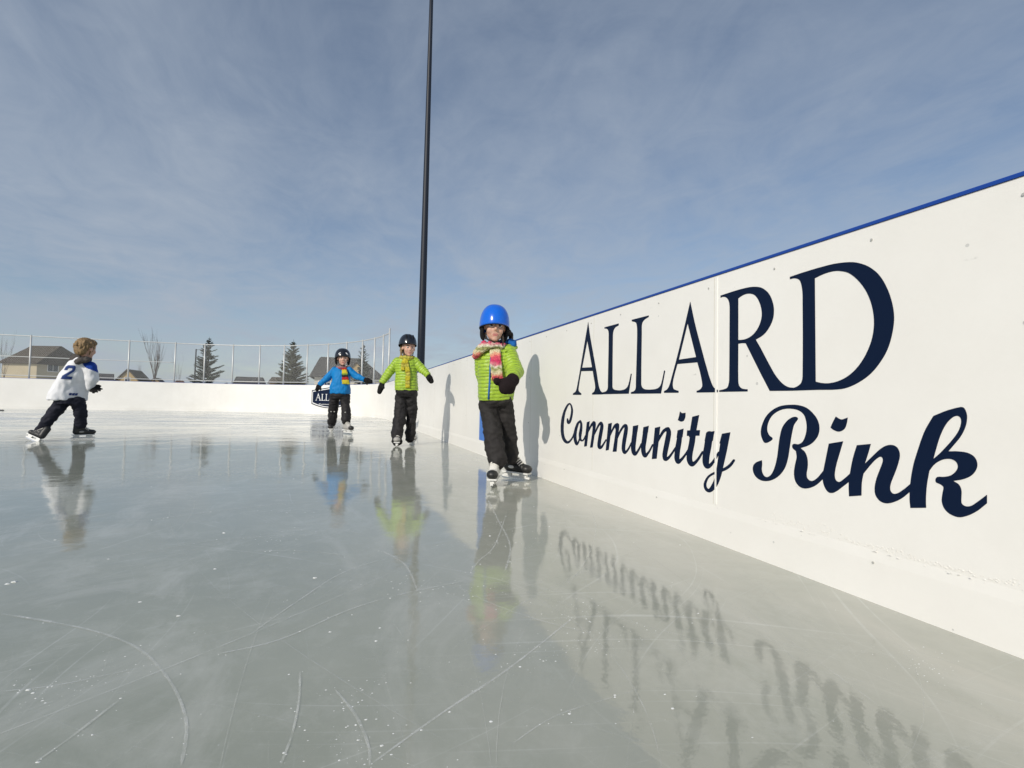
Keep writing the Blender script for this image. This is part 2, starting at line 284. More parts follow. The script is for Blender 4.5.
SERIF=[
"11869,10585 11748,10553 11630,10509 11470,10429 11360,10364 11252,10286 11143,10191 11037,10082 10965,9995 10887,9880 10846,9811 10800,9726 10745,9611 10666,9419 10615,9269 10568,9096 10537,8951 10516,8827 10502,8690 10497,8587 10500,8481 10512,8352 10537,8185 10573,8018 10613,7867 10656,7739 10706,7618 10772,7488 10829,7394 10919,7262 11012,7141 11090,7051 11193,6948 11281,6875 11365,6813 11475,6743 11591,6678 11710,6619 11841,6565 11950,6528 12067,6499 12156,6485 12334,6470 12502,6465 12988,6472 14072,6460 15063,6468 15073,6474 15091,6501 15520,7174 16273,8406 16289,8414 16473,8438 16669,8434 16680,8424 16682,7315 16674,6909 16667,6837 16654,6777 16625,6708 16595,6671 16549,6633 16484,6597 16417,6577 16279,6558 16176,6554 16171,6546 16171,6472 16183,6466 17752,6472 17763,6475 17767,6483 17768,6528 17761,6539 17561,6566 17406,6597 17352,6613 17318,6629 17283,6656 17256,6690 17236,6730 17198,6837 17182,6938 17172,7780 17169,9941 17173,10059 17192,10203 17215,10283 17243,10342 17289,10408 17336,10455 17401,10500 17490,10533 17596,10550 17706,10535 17717,10624 17702,10630 16968,10664 16548,10671 16248,10665 16070,10653 15898,10631 15682,10583 15580,10550 15505,10518 15427,10475 15359,10430 15245,10337 15169,10261 15132,10216 15084,10151 15032,10063 14994,9986 14953,9885 14927,9808 14901,9707 14885,9608 14879,9531 14885,9377 14901,9277 14918,9213 14972,9081 15056,8946 15168,8810 15272,8716 15378,8644 15492,8590 15743,8505 15755,8495 15526,8161 15208,7650 14915,7196 14830,7080 14754,6988 14667,6893 14566,6794 14474,6719 14373,6656 14263,6606 14164,6580 13988,6566 13865,6606 13803,6638 13763,6663 13705,6713 13687,6737 13670,6770 13643,6855 13631,6968 13622,7596 13618,8453 13626,9849 13633,9983 13653,10131 13686,10278 13721,10367 13756,10423 13795,10457 13838,10484 13886,10508 13935,10525 14001,10540 14034,10543 14152,10541 14157,10550 14162,10628 13696,10657 13315,10670 13002,10677 12595,10676 12408,10667 12214,10646 12039,10620",
"12338,10409 12445,10423 12512,10427 12622,10426 12720,10420 12809,10410 12925,10391 13132,10344 13137,10337 13114,6775 13110,6757 13103,6752 12907,6706 12764,6689 12653,6686 12571,6691 12419,6711 12289,6743 12147,6795 12079,6824 11996,6866 11885,6935 11773,7021 11690,7096 11577,7217 11508,7305 11423,7429 11367,7522 11282,7687 11216,7842 11181,7945 11148,8064 11120,8199 11100,8357 11094,8470 11095,8604 11103,8729 11129,8908 11158,9045 11190,9165 11246,9330 11313,9487 11362,9584 11441,9717 11522,9837 11611,9953 11710,10064 11796,10148 11853,10197 11915,10244 12003,10295 12097,10335 12244,10387",
"16169,10408 16281,10412 16428,10397 16529,10368 16676,10316 16688,10306 16681,8599 16677,8592 16668,8588 16467,8576 16361,8576 16224,8592 16079,8630 15948,8688 15849,8748 15720,8859 15633,8961 15557,9085 15518,9170 15491,9245 15461,9386 15459,9513 15483,9680 15528,9838 15602,10003 15651,10087 15698,10155 15779,10246 15818,10278 15884,10320 15954,10352 16013,10373 16065,10388",
"19703,10727 19692,10706 19401,9764 19232,9286 18689,7878 18415,7209 18250,6875 18192,6779 18141,6714 18085,6662 17983,6596 17945,6581 17863,6564 17851,6551 17850,6468 17855,6460 17866,6457 19136,6461 19208,6465 19213,6530 19208,6540 19062,6571 19001,6590 18917,6642 18858,6704 18841,6745 18835,6825 18864,6973 18911,7144 18991,7389 19174,7837 19186,7842 19221,7843 19563,7847 20575,7859 20602,7857 20612,7849 20801,7427 20905,7157 20949,6995 20962,6904 20961,6824 20934,6730 20908,6688 20875,6658 20825,6634 20673,6591 20517,6563 20507,6551 20511,6470 21632,6482 21647,6485 21653,6494 21654,6557 21645,6570 21454,6628 21409,6649 21334,6706 21257,6792 21171,6942 20746,7942 20428,8739 20081,9663",
"23047,10606 23036,10593 23036,10537 23046,10521 23353,10459 23471,10410 23557,10361 23634,10285 23675,10166 23685,10065 23674,9784 23688,7934 23676,6994 23659,6914 23604,6822 23553,6779 23493,6744 23383,6705 23234,6684 23089,6672 22897,6665 22585,6672 22404,6684 22326,6694 22207,6719 22146,6739 22075,6768 22004,6813 21958,6856 21905,6929 21820,7117 21665,7592 21650,7609 21579,7578 21574,7566 21807,6771 21894,6468 21900,6456 21917,6451 24346,6465 24660,6468 24685,6480 24687,6542 24678,6555 24436,6590 24376,6608 24308,6644 24268,6673 24228,6718 24192,6810 24191,7071 24131,8749 24113,9688 24125,10034 24166,10244 24200,10331 24240,10381 24316,10430 24416,10465 24656,10525 24666,10539 24675,10611 24661,10616 24556,10616",
"29898,11262 29687,10543 29565,10176 28639,7802 28458,7256 28364,7021 28275,6858 28149,6712 28094,6668 28040,6639 27876,6588 27572,6624 27468,6647 27390,6678 27321,6721 27272,6775 27241,6837 27223,6921 27229,7171 27198,9180 27207,10133 27247,10303 27288,10368 27323,10401 27375,10440 27458,10478 27549,10498 27710,10520 27729,10536 27741,10596 27722,10603 27662,10604 26131,10607 26082,10607 26069,10601 26063,10504 26075,10490 26380,10441 26454,10416 26549,10356 26608,10298 26662,10217 26706,10071 26715,9873 26714,8648 26697,7035 26694,6919 26682,6876 26635,6813 26581,6776 26468,6736 26342,6710 26016,6684 25823,6680 25687,6685 25420,6710 25258,6751 25106,6821 25032,6877 24948,6987 24857,7178 24711,7589 24695,7593 24634,7575 24620,7559 24635,7495 24889,6509 24907,6474 27520,6474 27788,6473 27850,6466 28006,6463 29189,6463 29222,6476 29220,6553 29020,6622 28942,6666 28846,6795 28813,6927 28858,7136 29170,7974 29194,7984 29327,7992 30756,8051 30794,8038 31005,7419 31162,6868 31143,6768 31110,6718 31004,6654 30747,6560 30734,6541 30735,6471 30769,6461 31973,6472 32009,6483 31989,6556 31968,6577 31703,6649 31590,6703 31503,6790 31416,6940 31088,7801",
"19876,9729 20499,8075 20497,8068 20487,8066 19960,8077 19283,8092 19269,8098",
"29974,10003 30651,8300 30644,8289 30617,8283 30008,8259 29394,8234 29301,8233 29280,8242"]
SCRIPT=[
"32575,5909 32493,5909 32386,5891 32299,5859 32221,5815 32084,5692 31985,5527 31945,5405 31940,5263 32007,5022 32124,4762 32195,4654 32287,4557 32398,4480 32526,4435 32663,4422 32799,4446 32882,4495 32931,4562 32951,4619 32943,4681 32911,4787 32877,4817 32797,4831 32716,4816 32614,4666 32590,4670 32536,4719 32408,4918 32300,5175 32260,5373 32275,5533 32305,5630 32352,5702 32421,5760 32489,5795 32552,5795 32689,5723 32843,5595 33070,5347 33164,5205 33241,5046 33325,4807 33412,4391 33417,3965 33379,3793 33290,3579 33205,3454 33094,3357 32929,3270 32790,3225 32732,3219 32648,3226 32497,3280 32280,3396 32102,3519 31990,3618 31881,3752 31771,3913 31717,4049 31611,4239 31421,4480 31331,4561 31244,4618 31161,4659 30969,4730 30888,4772 30777,4776 30710,4751 30573,4621 30514,4516 30498,4289 30519,4094 30646,3637 30631,3568 30598,3514 30561,3487 30499,3473 30467,3479 30403,3512 30320,3569 30114,3801 30057,3835 29887,4638 29865,4669 29509,4754 29490,4752 29570,4344 29321,4583 29080,4748 28917,4790 28732,4731 28706,4701 28659,4562 28736,4201 28593,4383 28439,4548 28279,4678 28131,4758 28041,4783 27989,4785 27926,4776 27837,4739 27803,4715 27734,4632 27705,4575 27690,4506 27722,4339 27954,3633 28008,3371 28006,3302 27991,3288 27907,3334 27758,3443 27426,3729 27396,3742 27359,3748 27324,3746 27291,3733 27282,3738 27135,4653 27118,4694 26698,4768 26783,4300 26560,4555 26470,4637 26381,4694 26240,4754 26083,4786 25900,4736 25888,4721 25871,4559 25947,4196 25872,4307 25794,4399 25694,4497 25550,4620 25458,4681 25327,4748 25266,4764 25209,4766 25079,4751 25026,4725 24965,4634 24940,4543 24950,4427 24997,4214 25138,3742 25191,3498 25201,3360 25181,3273 25163,3259 25090,3297 25026,3341 24901,3445 24772,3589 24651,3749 24593,3784 24485,4316 24438,4674 24427,4682 24394,4689 23927,4767 23912,4757 23988,4394 24010,4371 24155,3628 24164,3454 24150,3353 24138,3306 24126,3298 24019,3377 23879,3516 23775,3636 23661,3788 23598,3820 23481,4333 23487,4366 23431,4667 23416,4675 22947,4773 22934,4764 23010,4421 23015,4404 23036,4382 23089,4124 23203,3679 23211,3514 23187,3381 23171,3329 23157,3316 23006,3412 22913,3493 22815,3601 22636,3826 22592,3849 22564,3851 22528,3844 22521,3848 22395,4676 22386,4693 21956,4779 21942,4776 22016,4332 22012,4322 21823,4541 21748,4609 21682,4656 21475,4758 21340,4784 21289,4787 21234,4777 21195,4760 21110,4664 21067,4582 21058,4471 21084,4326 21154,4067 21343,3476 21365,3347 21364,3314 21353,3308 21271,3354 21202,3404 21068,3520 20715,3879 20601,4298 20629,4317 20559,4661 20525,4674 20120,4775 20114,4768 20187,4374 20228,4351 20264,4110 20366,3688 20404,3429 20407,3355 20398,3303 20257,3395 20116,3510 19974,3648 19813,3824 19717,4135 19670,4392 19678,4398 19722,4401 19714,4447 19720,4455 19859,4445 19875,4450 19861,4695 19848,4704 19667,4718 19648,4727 19503,5342 19489,5353 19039,5445 19032,5439 19037,5418 19210,4756 19196,4750 18982,4765 18968,4761 19003,4523 19022,4512 19249,4494 19265,4486 19313,4176 19449,3713 19469,3622 19488,3494 19488,3405 19476,3357 19448,3304 19429,3291 19366,3319 19299,3358 19194,3441 19078,3550 18841,3826 18802,3843 18747,3841 18699,4025 18645,4282 18643,4301 18659,4313 18562,4676 18470,4728 18411,4749 18345,4756 18300,4755 18237,4745 18055,4777 18042,4771 18141,4355 18152,4345 18175,4341 18182,4329 18233,4077 18327,3726 18356,3581 18378,3376 18375,3327 18371,3321 18364,3322 18320,3351 18222,3430 18070,3581 17975,3696 17835,3889 17811,3906 17761,3918 17691,4256 17694,4264 17727,4270 17732,4279 17590,4687 17578,4693 17114,4780 17105,4773 17291,4028 17524,3241 17516,3240 17370,3315 17273,3376 17196,3431 17125,3488 16959,3661 16937,3677 16904,3688 16868,3685 16844,3670 16835,3642 16847,3614 16954,3476 17026,3400 17110,3330 17204,3265 17311,3202 17395,3161 17565,3090 17641,2874 17710,2715 17794,2557 17883,2425 18009,2283 18120,2190 18180,2149 18239,2118 18292,2097 18348,2083 18426,2079 18512,2093 18572,2116 18629,2155 18672,2210 18703,2281 18711,2380 18701,2424 18658,2522 18593,2627 18506,2732 18413,2815 18313,2882 18200,2946 18078,3001 17931,3060 17919,3069 17793,3756 17967,3504 18045,3406 18149,3289 18213,3228 18304,3158 18381,3120 18439,3104 18497,3099 18531,3101 18572,3109 18619,3126 18695,3178 18749,3251 18777,3319 18793,3403 18794,3542 18775,3729 18957,3488 19114,3318 19192,3246 19322,3140 19380,3106 19444,3081 19493,3070 19547,3068 19626,3079 19707,3114 19785,3178 19840,3257 19871,3336 19884,3426 19876,3573 20121,3323 20341,3129 20405,3094 20475,3074 20549,3072 20594,3080 20634,3095 20694,3138 20730,3183 20758,3235 20777,3294 20786,3350 20787,3434 20761,3664 21012,3389 21127,3281 21224,3203 21325,3141 21387,3115 21467,3096 21547,3097 21624,3119 21662,3145 21697,3185 21735,3287 21742,3401 21705,3571 21449,4425 21431,4507 21432,4544 21443,4573 21479,4564 21552,4530 21657,4451 21838,4266 22069,3997 22220,3144 22226,3134 22242,3129 22604,3071 22628,3070 22636,3077 22537,3769 22700,3544 22846,3371 23081,3140 23139,3106 23202,3086 23280,3078 23379,3093 23456,3132 23524,3196 23575,3276 23610,3367 23629,3455 23636,3593 23774,3411 23939,3230 24043,3140 24087,3114 24139,3093 24199,3080 24257,3076 24344,3087 24390,3102 24444,3132 24505,3186 24560,3265 24597,3366 24618,3488 24619,3583 24732,3430 24817,3338 24936,3233 25073,3127 25153,3086 25240,3064 25324,3063 25398,3081 25487,3142 25546,3227 25579,3333 25581,3450 25546,3674 25504,3852 25316,4480 25305,4545 25318,4569 25367,4550 25452,4489 25630,4333 25780,4172 26006,3890 26128,3153 26135,3127 26160,3112 26542,3066 26570,3074 26375,3827 26262,4361 26344,4505 26428,4437 26624,4238 26850,3966 27025,3133 27361,3061 27385,3068 27295,3687 27739,3244 27818,3181 27894,3136 28009,3091 28135,3074 28247,3087 28335,3125 28381,3166 28417,3227 28433,3281 28429,3418 28329,3795 28106,4430 28087,4525 28104,4577 28193,4526 28331,4402 28823,3886 29031,3123 29048,3102 29324,3067 29380,3063 29396,3071 29170,3871 29098,4230 29077,4366 29126,4489 29289,4357 29640,4021 29824,3152 29847,3113 30194,3057 30219,3061 30124,3562 30258,3457 30366,3401 30443,3377 30558,3363 30648,3365 30727,3377 30841,3409 30933,3285 31054,3151 31150,3083 31254,3050 31330,3043 31424,3053 31520,3088 31585,3131 31682,3231 31740,3321 31819,3538 32016,3378 32200,3252 32342,3166 32455,3115 32580,3077 32706,3052 32820,3039 32983,3040 33167,3067 33287,3101 33400,3147 33600,3269 33741,3413 33855,3623 33927,3860 33948,4135 33926,4399 33863,4670 33777,4883 33639,5131 33468,5356 33219,5591 32998,5755 32830,5846 32702,5889",
"14136,5953 13988,5956 13906,5952 13825,5944 13721,5928 13631,5908 13552,5883 13478,5852 13416,5818 13339,5766 13241,5684 13135,5576 13105,5538 13060,5471 13020,5387 12997,5321 12984,5262 12975,5190 12975,5128 12986,5042 13010,4960 13035,4900 13061,4853 13104,4792 13166,4721 13226,4662 13281,4620 13345,4579 13408,4544 13475,4512 13716,4429 13701,4416 13601,4354 13563,4325 13539,4300 13517,4270 13488,4219 13457,4135 13440,4067 13431,3999 13429,3876 13438,3768 13474,3600 13477,3515 13470,3461 13459,3429 13441,3400 13410,3372 13377,3354 13344,3342 13285,3338 13245,3348 13220,3357 13170,3384 13097,3441 13028,3508 12971,3573 12831,3749 12630,4660 12627,4670 12620,4674 12131,4787 12121,4785 12346,4065 12391,3884 12412,3760 12419,3694 12420,3631 12412,3576 12398,3532 12375,3495 12356,3477 12319,3461 12286,3457 12255,3463 12234,3471 12179,3509 12019,3653 11897,3776 11841,4070 11801,4247 11745,4445 11660,4701 11225,4777 11217,4776 11303,4474 11402,4166 11402,4157 11040,4542 10963,4618 10889,4680 10840,4716 10784,4750 10725,4776 10694,4786 10639,4797 10574,4798 10535,4791 10496,4775 10460,4752 10432,4724 10412,4693 10392,4651 10377,4600 10370,4548 10370,4486 10381,4412 10427,4232 10459,4131 10523,3952 10609,3732 10632,3654 10648,3578 10652,3549 10650,3479 10642,3450 10629,3422 10610,3399 10583,3381 10549,3373 10529,3374 10491,3384 10453,3401 10419,3420 10363,3462 10230,3583 10090,3729 10067,3913 10048,4041 10003,4276 9974,4396 9933,4542 9799,4980 9723,5199 9665,5334 9614,5433 9478,5682 9460,5694 9225,5809 9118,5853 9035,5883 8913,5921 8825,5942 8796,5942 8780,5938 8765,5931 8754,5922 8734,5896 8714,5855 8694,5783 8684,5717 8683,5655 8692,5563 8704,5496 8723,5423 8747,5352 8775,5283 8804,5221 8853,5130 8923,5026 9120,4753 9060,4757 8957,4770 8898,4772 8770,4769 8693,4756 8636,4736 8580,4704 8555,4683 8533,4659 8519,4640 8501,4606 8486,4567 8474,4510 8472,4459 8477,4416 8491,4363 8515,4304 8549,4245 8579,4204 8612,4170 8649,4137 8700,4102 8766,4065 8848,4029 9004,3981 9014,3976 8930,3933 8902,3913 8887,3898 8869,3872 8849,3827 8835,3770 8829,3712 8839,3507 8838,3453 8833,3430 8826,3413 8806,3388 8770,3369 8737,3364 8713,3364 8660,3377 8620,3397 8583,3424 8512,3492 8435,3571 8280,3738 8278,3733 8281,3530 8284,3522 8438,3343 8481,3300 8537,3249 8613,3187 8671,3146 8740,3105 8814,3069 8866,3051 8925,3044 8976,3048 9044,3064 9108,3091 9161,3126 9205,3170 9238,3216 9258,3256 9278,3314 9289,3368 9294,3428 9287,3503 9270,3624 9249,3723 9247,3758 9250,3778 9255,3791 9265,3804 9300,3828 9345,3850 9397,3863 9418,3873 9430,3886 9437,3903 9441,3922 9441,3944 9435,3972 9425,3993 9405,4018 9389,4030 9351,4042 9263,4048 9196,4064 9127,4086 9077,4112 9034,4144 9000,4178 8971,4213 8936,4267 8915,4316 8905,4361 8907,4407 8915,4438 8927,4466 8956,4503 8991,4528 9040,4546 9068,4551 9099,4552 9160,4545 9203,4534 9235,4523 9272,4506 9313,4483 9374,4441 9429,4394 9487,4331 9535,4261 9592,4166 9647,3852 9669,3671 9686,3423 9688,3275 9684,3143 9689,3135 10085,3052 10091,3053 10105,3200 10111,3291 10108,3496 10252,3346 10300,3302 10361,3251 10441,3194 10494,3161 10574,3117 10630,3091 10723,3059 10772,3052 10820,3051 10870,3058 10921,3073 10963,3096 11000,3125 11049,3183 11075,3227 11088,3257 11101,3309 11106,3343 11109,3440 11103,3507 11092,3579 11074,3658 11048,3754 11014,3854 10883,4199 10861,4276 10856,4308 10856,4338 10864,4377 10876,4397 10887,4407 10899,4414 10914,4417 10925,4417 10957,4407 10986,4388 11059,4327 11124,4261 11244,4117 11455,3835 11492,3661 11510,3539 11518,3410 11522,3203 11524,3156 11529,3148 11913,3056 11927,3056 11938,3303 11935,3505 12282,3200 12341,3152 12434,3091 12481,3069 12518,3057 12582,3050 12631,3058 12671,3077 12696,3096 12725,3125 12766,3178 12810,3262 12839,3348 12859,3456 13000,3314 13084,3240 13161,3186 13213,3155 13298,3112 13383,3078 13433,3062 13490,3046 13548,3037 13635,3036 13718,3052 13761,3069 13803,3092 13872,3150 13911,3198 13938,3243 13973,3337 13991,3468 13988,3598 13952,3801 13887,4039 13880,4105 13883,4142 13910,4304 14007,4362 14036,4385 14060,4422 14069,4468 14063,4499 14051,4520 14035,4534 14010,4548 13984,4555 13953,4558 13826,4551 13761,4570 13692,4606 13646,4645 13614,4683 13572,4753 13552,4796 13510,4915 13485,5017 13471,5121 13468,5200 13473,5273 13485,5356 13514,5473 13550,5561 13589,5618 13654,5678 13701,5710 13758,5739 13834,5768 13879,5780 14001,5801 14153,5812 14266,5810 14329,5804 14462,5783 14550,5759 14645,5725 14754,5674 14843,5621 14893,5586 14954,5535 15005,5483 15054,5421 15094,5358 15138,5270 15175,5164 15192,5074 15192,5001 15184,4948 15167,4896 15124,4824 15084,4778 15057,4760 14971,4719 14947,4698 14937,4671 14942,4653 14955,4632 14993,4599 15054,4562 15161,4507 15236,4487 15279,4485 15301,4489 15331,4501 15360,4524 15407,4588 15461,4693 15482,4755 15493,4808 15499,4907 15482,5029 15447,5140 15389,5270 15319,5396 15268,5467 15180,5566 15088,5647 14976,5726 14868,5789 14756,5842 14628,5887 14529,5913 14434,5929 14304,5944",
"20394,5571 20386,5571 20282,5517 20231,5504 20174,5501 19995,5525 19980,5519 19982,5400 19993,5331 20010,5280 20060,5191 20110,5142 20135,5128 20218,5102 20275,5095 20333,5097 20435,5120 20543,5160 20457,5349",
"8924,5706 8962,5694 9001,5670 9061,5615 9104,5567 9141,5518 9182,5452 9217,5386 9259,5292 9312,5156 9354,5024 9432,4731 9485,4517 9484,4512 9482,4512 9418,4576 9346,4652 9294,4713 9152,4893 9072,4998 8992,5114 8941,5192 8901,5265 8869,5334 8838,5423 8821,5502 8815,5550 8815,5577 8818,5612 8824,5639 8832,5659 8853,5686 8863,5694 8887,5705 8899,5707",
"12375,5579 12353,5571 12258,5515 12217,5500 12181,5494 12155,5495 12111,5504 11989,5551 11967,5559 11962,5557 11986,5402 12023,5275 12044,5231 12059,5208 12084,5179 12126,5146 12176,5117 12225,5099 12257,5092 12312,5092 12362,5103 12452,5136 12494,5160 12560,5207 12561,5213 12486,5378",
"13971,5523 13933,5525 13901,5522 13869,5512 13852,5501 13836,5484 13827,5465 13827,5445 13846,5413 13974,5258 14002,5202 14024,5137 14074,4939 14117,4734 14226,4102 14266,3944 14306,3817 14352,3705 14397,3621 14466,3518 14542,3425 14615,3351 14717,3266 14816,3199 14944,3131 15047,3088 15151,3058 15272,3035 15396,3027 15486,3034 15598,3062 15682,3099 15772,3162 15837,3237 15873,3312 15885,3354 15894,3420 15890,3478 15875,3536 15848,3585 15784,3654 15723,3696 15669,3724 15449,3809 15442,3788 15433,3701 15433,3636 15451,3478 15447,3433 15437,3384 15414,3326 15385,3279 15361,3251 15332,3226 15292,3206 15241,3197 15195,3199 15151,3213 15097,3241 15034,3288 15008,3315 14974,3356 14937,3410 14878,3519 14827,3644 14776,3801 14720,4035 14640,4585 14609,4756 14554,4974 14513,5079 14476,5146 14421,5224 14345,5311 14274,5377 14192,5436 14108,5482 14038,5510",
"30886,4599 30941,4570 31009,4515 31122,4365 31235,4161 31310,3961 31349,3746 31342,3544 31303,3422 31222,3266 31206,3266 31189,3279 31066,3408 30983,3555 31031,3792 31010,3900 30902,4151 30839,4397 30833,4502",
"17952,2942 18117,2878 18223,2822 18329,2751 18417,2663 18490,2542 18516,2480 18534,2413 18533,2363 18522,2320 18497,2274 18476,2255 18450,2242 18425,2236 18389,2236 18373,2242 18330,2276 18248,2370 18107,2578 18035,2705 17969,2863 17947,2938"]

def face_verts(contours, f, depth_dir, t):
    """2D outlines with holes -> a thin solid; f maps (u, v) to the wall"""
    cu = bpy.data.curves.new('outline', 'CURVE'); cu.dimensions = '2D'; cu.fill_mode = 'BOTH'
    for c in contours:
        sp = cu.splines.new('POLY'); sp.points.add(len(c)-1); sp.use_cyclic_u = True
        for p, (u, v) in zip(sp.points, c): p.co = (u, v, 0, 1)
    cu.extrude = t/2
    ob = bpy.data.objects.new('tmp', cu); C.objects.link(ob)
    dg = bpy.context.evaluated_depsgraph_get(); me = bpy.data.meshes.new_from_object(ob.evaluated_get(dg))
    bpy.data.objects.remove(ob)
    for v in me.vertices: v.co = f(v.co.x, v.co.y) + Vector(depth_dir)*v.co.z if depth_dir is not None else f(v.co.x, v.co.y, v.co.z)
    me.materials.clear()
    return me
def parse(L_): return [[(float(a.split(',')[0])*1e-4, float(a.split(',')[1])*1e-4) for a in s.split()] for s in L_]
serif, script = parse(SERIF), parse(SCRIPT)
for L_, nm in ((serif, 'lettering'), (script, 'lettering')):
    link(nm, face_verts(L_, lambda u, v: V(XW-.0005, u, v), (-1, 0, 0), .0016), NAVY, boards)
mb = MB(); mb.box((XW-.0012, 5.27, KH+.006), (XW+.002, 5.59, HW-.013)); mb.build('blue_line', LINEBLUE, boards)
# joints between the panels: a pale cover strip where the light catches it, bolts along each joint
GROOVE = mat('joint_shadow_gap', (.68, .66, .60), .6, .3)
bolt_me = MB(); bolt_me.tube([(-.0030,0,0), (.001,0,0)], .0038, 8); bolt_me = bolt_me.mesh('bolt'); bolt_me.materials.append(BOLT)
def bolt(x, y, z):
    o = bpy.data.objects.new('bolt', bolt_me); C.objects.link(o); o.parent = boards; o.location = (x, y, z)
y = -1.505
while y < 16:
    if abs(y-1.795) < .1: mb = MB(); mb.box((XW-.003, y-.0045, KH+.01), (XW+.002, y+.0045, HW-.016)); mb.build('joint_strip', WHITEPLASTIC, boards)
    mb = MB(); mb.box((XW-.0006, y+.012, KH+.01), (XW+.002, y+.0165, HW-.016)); mb.build('joint_gap', GROOVE, boards)
    if .4 < y < 9:
        for z in (.42, .80):
            if not 1.5 < y < 3.2: bolt(XW, y+.05, z)
        for k in (.05, .42, .79): bolt(XW, y+k, HW-.055)
        bolt(XW-.0025, y+.42, .12)
    y += 1.10
# scraped ice and snow lying along the ledge of the kick plate
mb = MB(); rnd = random.Random(3)
def lump(mb, c, rx, ry, rz, rnd, n=7):
    vs = [Vector(c)+V(0,0,rz)]; 
    for ring, (h, rad) in enumerate(((.65, .6), (0.0, 1.0))):
        for k in range(n):
            a = 2*PI*k/n; j = .7+.6*rnd.random(); vs.append(Vector(c)+V(rx*rad*j*math.cos(a), ry*rad*j*math.sin(a), rz*h*j))
    fs = [(0, 1+k, 1+(k+1)%n) for k in range(n)] + [(1+k, 1+n+k, 1+n+(k+1)%n, 1+(k+1)%n) for k in range(n)]
    mb.add(vs, fs)
for i in range(170):
    y = .2+(1.9 if rnd.random() < .85 else 7.5)*rnd.random()**1.2; d = noise.noise((y*2.3, 0, 0))
    if d < -.12: continue
    s = .0008+.0026*rnd.random()**3; lump(mb, (XW-.001-.004*rnd.random(), y, KH-.003+.004*rnd.random()), s*.7, s*2.0, s, rnd)
for i in range(800):
    y = .68+.85*rnd.random(); z = KH+.004+(.012+.050*max(0, noise.noise((y*6, 1.7, 0))+.25))*rnd.random()
    s = .0005+.0021*rnd.random()**4; lump(mb, (XW-.0005, y, z), s*.5, s*1.6, s*1.2, rnd)
tag(mb.build('snow_crumbs', CRUMB), 'scraped snow clinging to the kick plate ledge of the boards', 'snow', kind='stuff')

# the shield sign on the curved corner
CX, CY = XW-R, YE-R
def arc(u, v, w=0): 
    a = u/R; return V(CX+(R-.0015-w)*math.cos(a), CY+(R-.0015-w)*math.sin(a), v)
S0 = 5.40; SW, ZB, ZT = 1.04, .40, .95       # centre along the arc, half width, lower and upper side heights
def shield(k, rise=.13, drop=.15):
    zc = (ZB+ZT)/2; h = (ZT-ZB)/2*k; a = SW-(ZT-ZB)/2*(1-k); pts = []
    for i in range(13): t = -1+i/6; pts.append((a*t, zc-h-drop*(1-t*t)*1.0))
    for i in range(13): t = 1-i/6; pts.append((a*t, zc+h+rise*(1-abs(t))**1.0))
    return [(S0-u, v) for u, v in pts]
def decal(conts, name, m, lift, parent):
    me = face_verts(conts, lambda u, v, z=0: arc(u, v, lift+z), None, .0014)
    return link(name, me, m, parent)
WHITEVINYL = mat('white_vinyl', (.8, .81, .82), .4, .4)
def strip_decal(lo, hi, name, m, lift, parent, n=40):
    """a thin curved sheet between two outlines given as functions of t in -1..1"""
    mb = MB(); vs = []
    for i in range(n+1):
        t = -1+2*i/n; (ua, va), (ub, vb) = lo(t), hi(t)
        vs += [arc(S0-ua, va, lift), arc(S0-ub, vb, lift), arc(S0-ua, va, lift+.0012), arc(S0-ub, vb, lift+.0012)]
    fs = []
    for i in range(n):
        a = 4*i; b_ = a+4; fs += [(a, a+1, b_+1, b_), (a+2, b_+2, b_+3, a+3), (a, b_, b_+2, a+2), (a+1, a+3, b_+3, b_+1)]
    fs += [(0, 2, 3, 1), (4*n, 4*n+1, 4*n+3, 4*n+2)]
    mb.add(vs, fs); return mb.build(name, m, parent)
def edge(ins, top):
    a = SW-ins; zt, zb = ZT-ins, ZB+ins
    return (lambda t: (a*t, zt+.12*(1-abs(t)))) if top else (lambda t: (a*t, zb-.16*(1-t*t)))
sign = strip_decal(edge(0, 0), edge(0, 1), 'shield_sign', NAVY, .001, boards)
I0, I1 = .035, .065
strip_decal(edge(I1, 1), edge(I0, 1), 'border', WHITEVINYL, .0035, sign); strip_decal(edge(I0, 0), edge(I1, 0), 'border', WHITEVINYL, .0035, sign)
for q_ in (-1, 1):
    strip_decal(lambda t: (q_*(SW-I0-.015+.015*t), ZB+I1), lambda t: (q_*(SW-I0-.015+.015*t), ZT-I1), 'border', WHITEVINYL, .0030, sign, 4)
u0_, u1_ = min(p[0] for c in serif for p in c), max(p[0] for c in serif for p in c)
v0_, v1_ = min(p[1] for c in serif for p in c), max(p[1] for c in serif for p in c)
sx = 2*SW*.80/(u1_-u0_); szz = .30/(v1_-v0_)
decal([[(S0+(u-(u0_+u1_)/2)*sx, (ZB+ZT)/2-.135+(v-v0_)*szz) for u, v in c] for c in serif], 'lettering', WHITEVINYL, .0045, sign)
u2_, u3_ = min(p[0] for c in script for p in c), max(p[0] for c in script for p in c)
decal([[(S0+(u-(u2_+u3_)/2)*sx*.62, ZB-.02+(v-.33)*szz*.30) for u, v in c] for c in script], 'lettering', WHITEVINYL, .0045, sign)

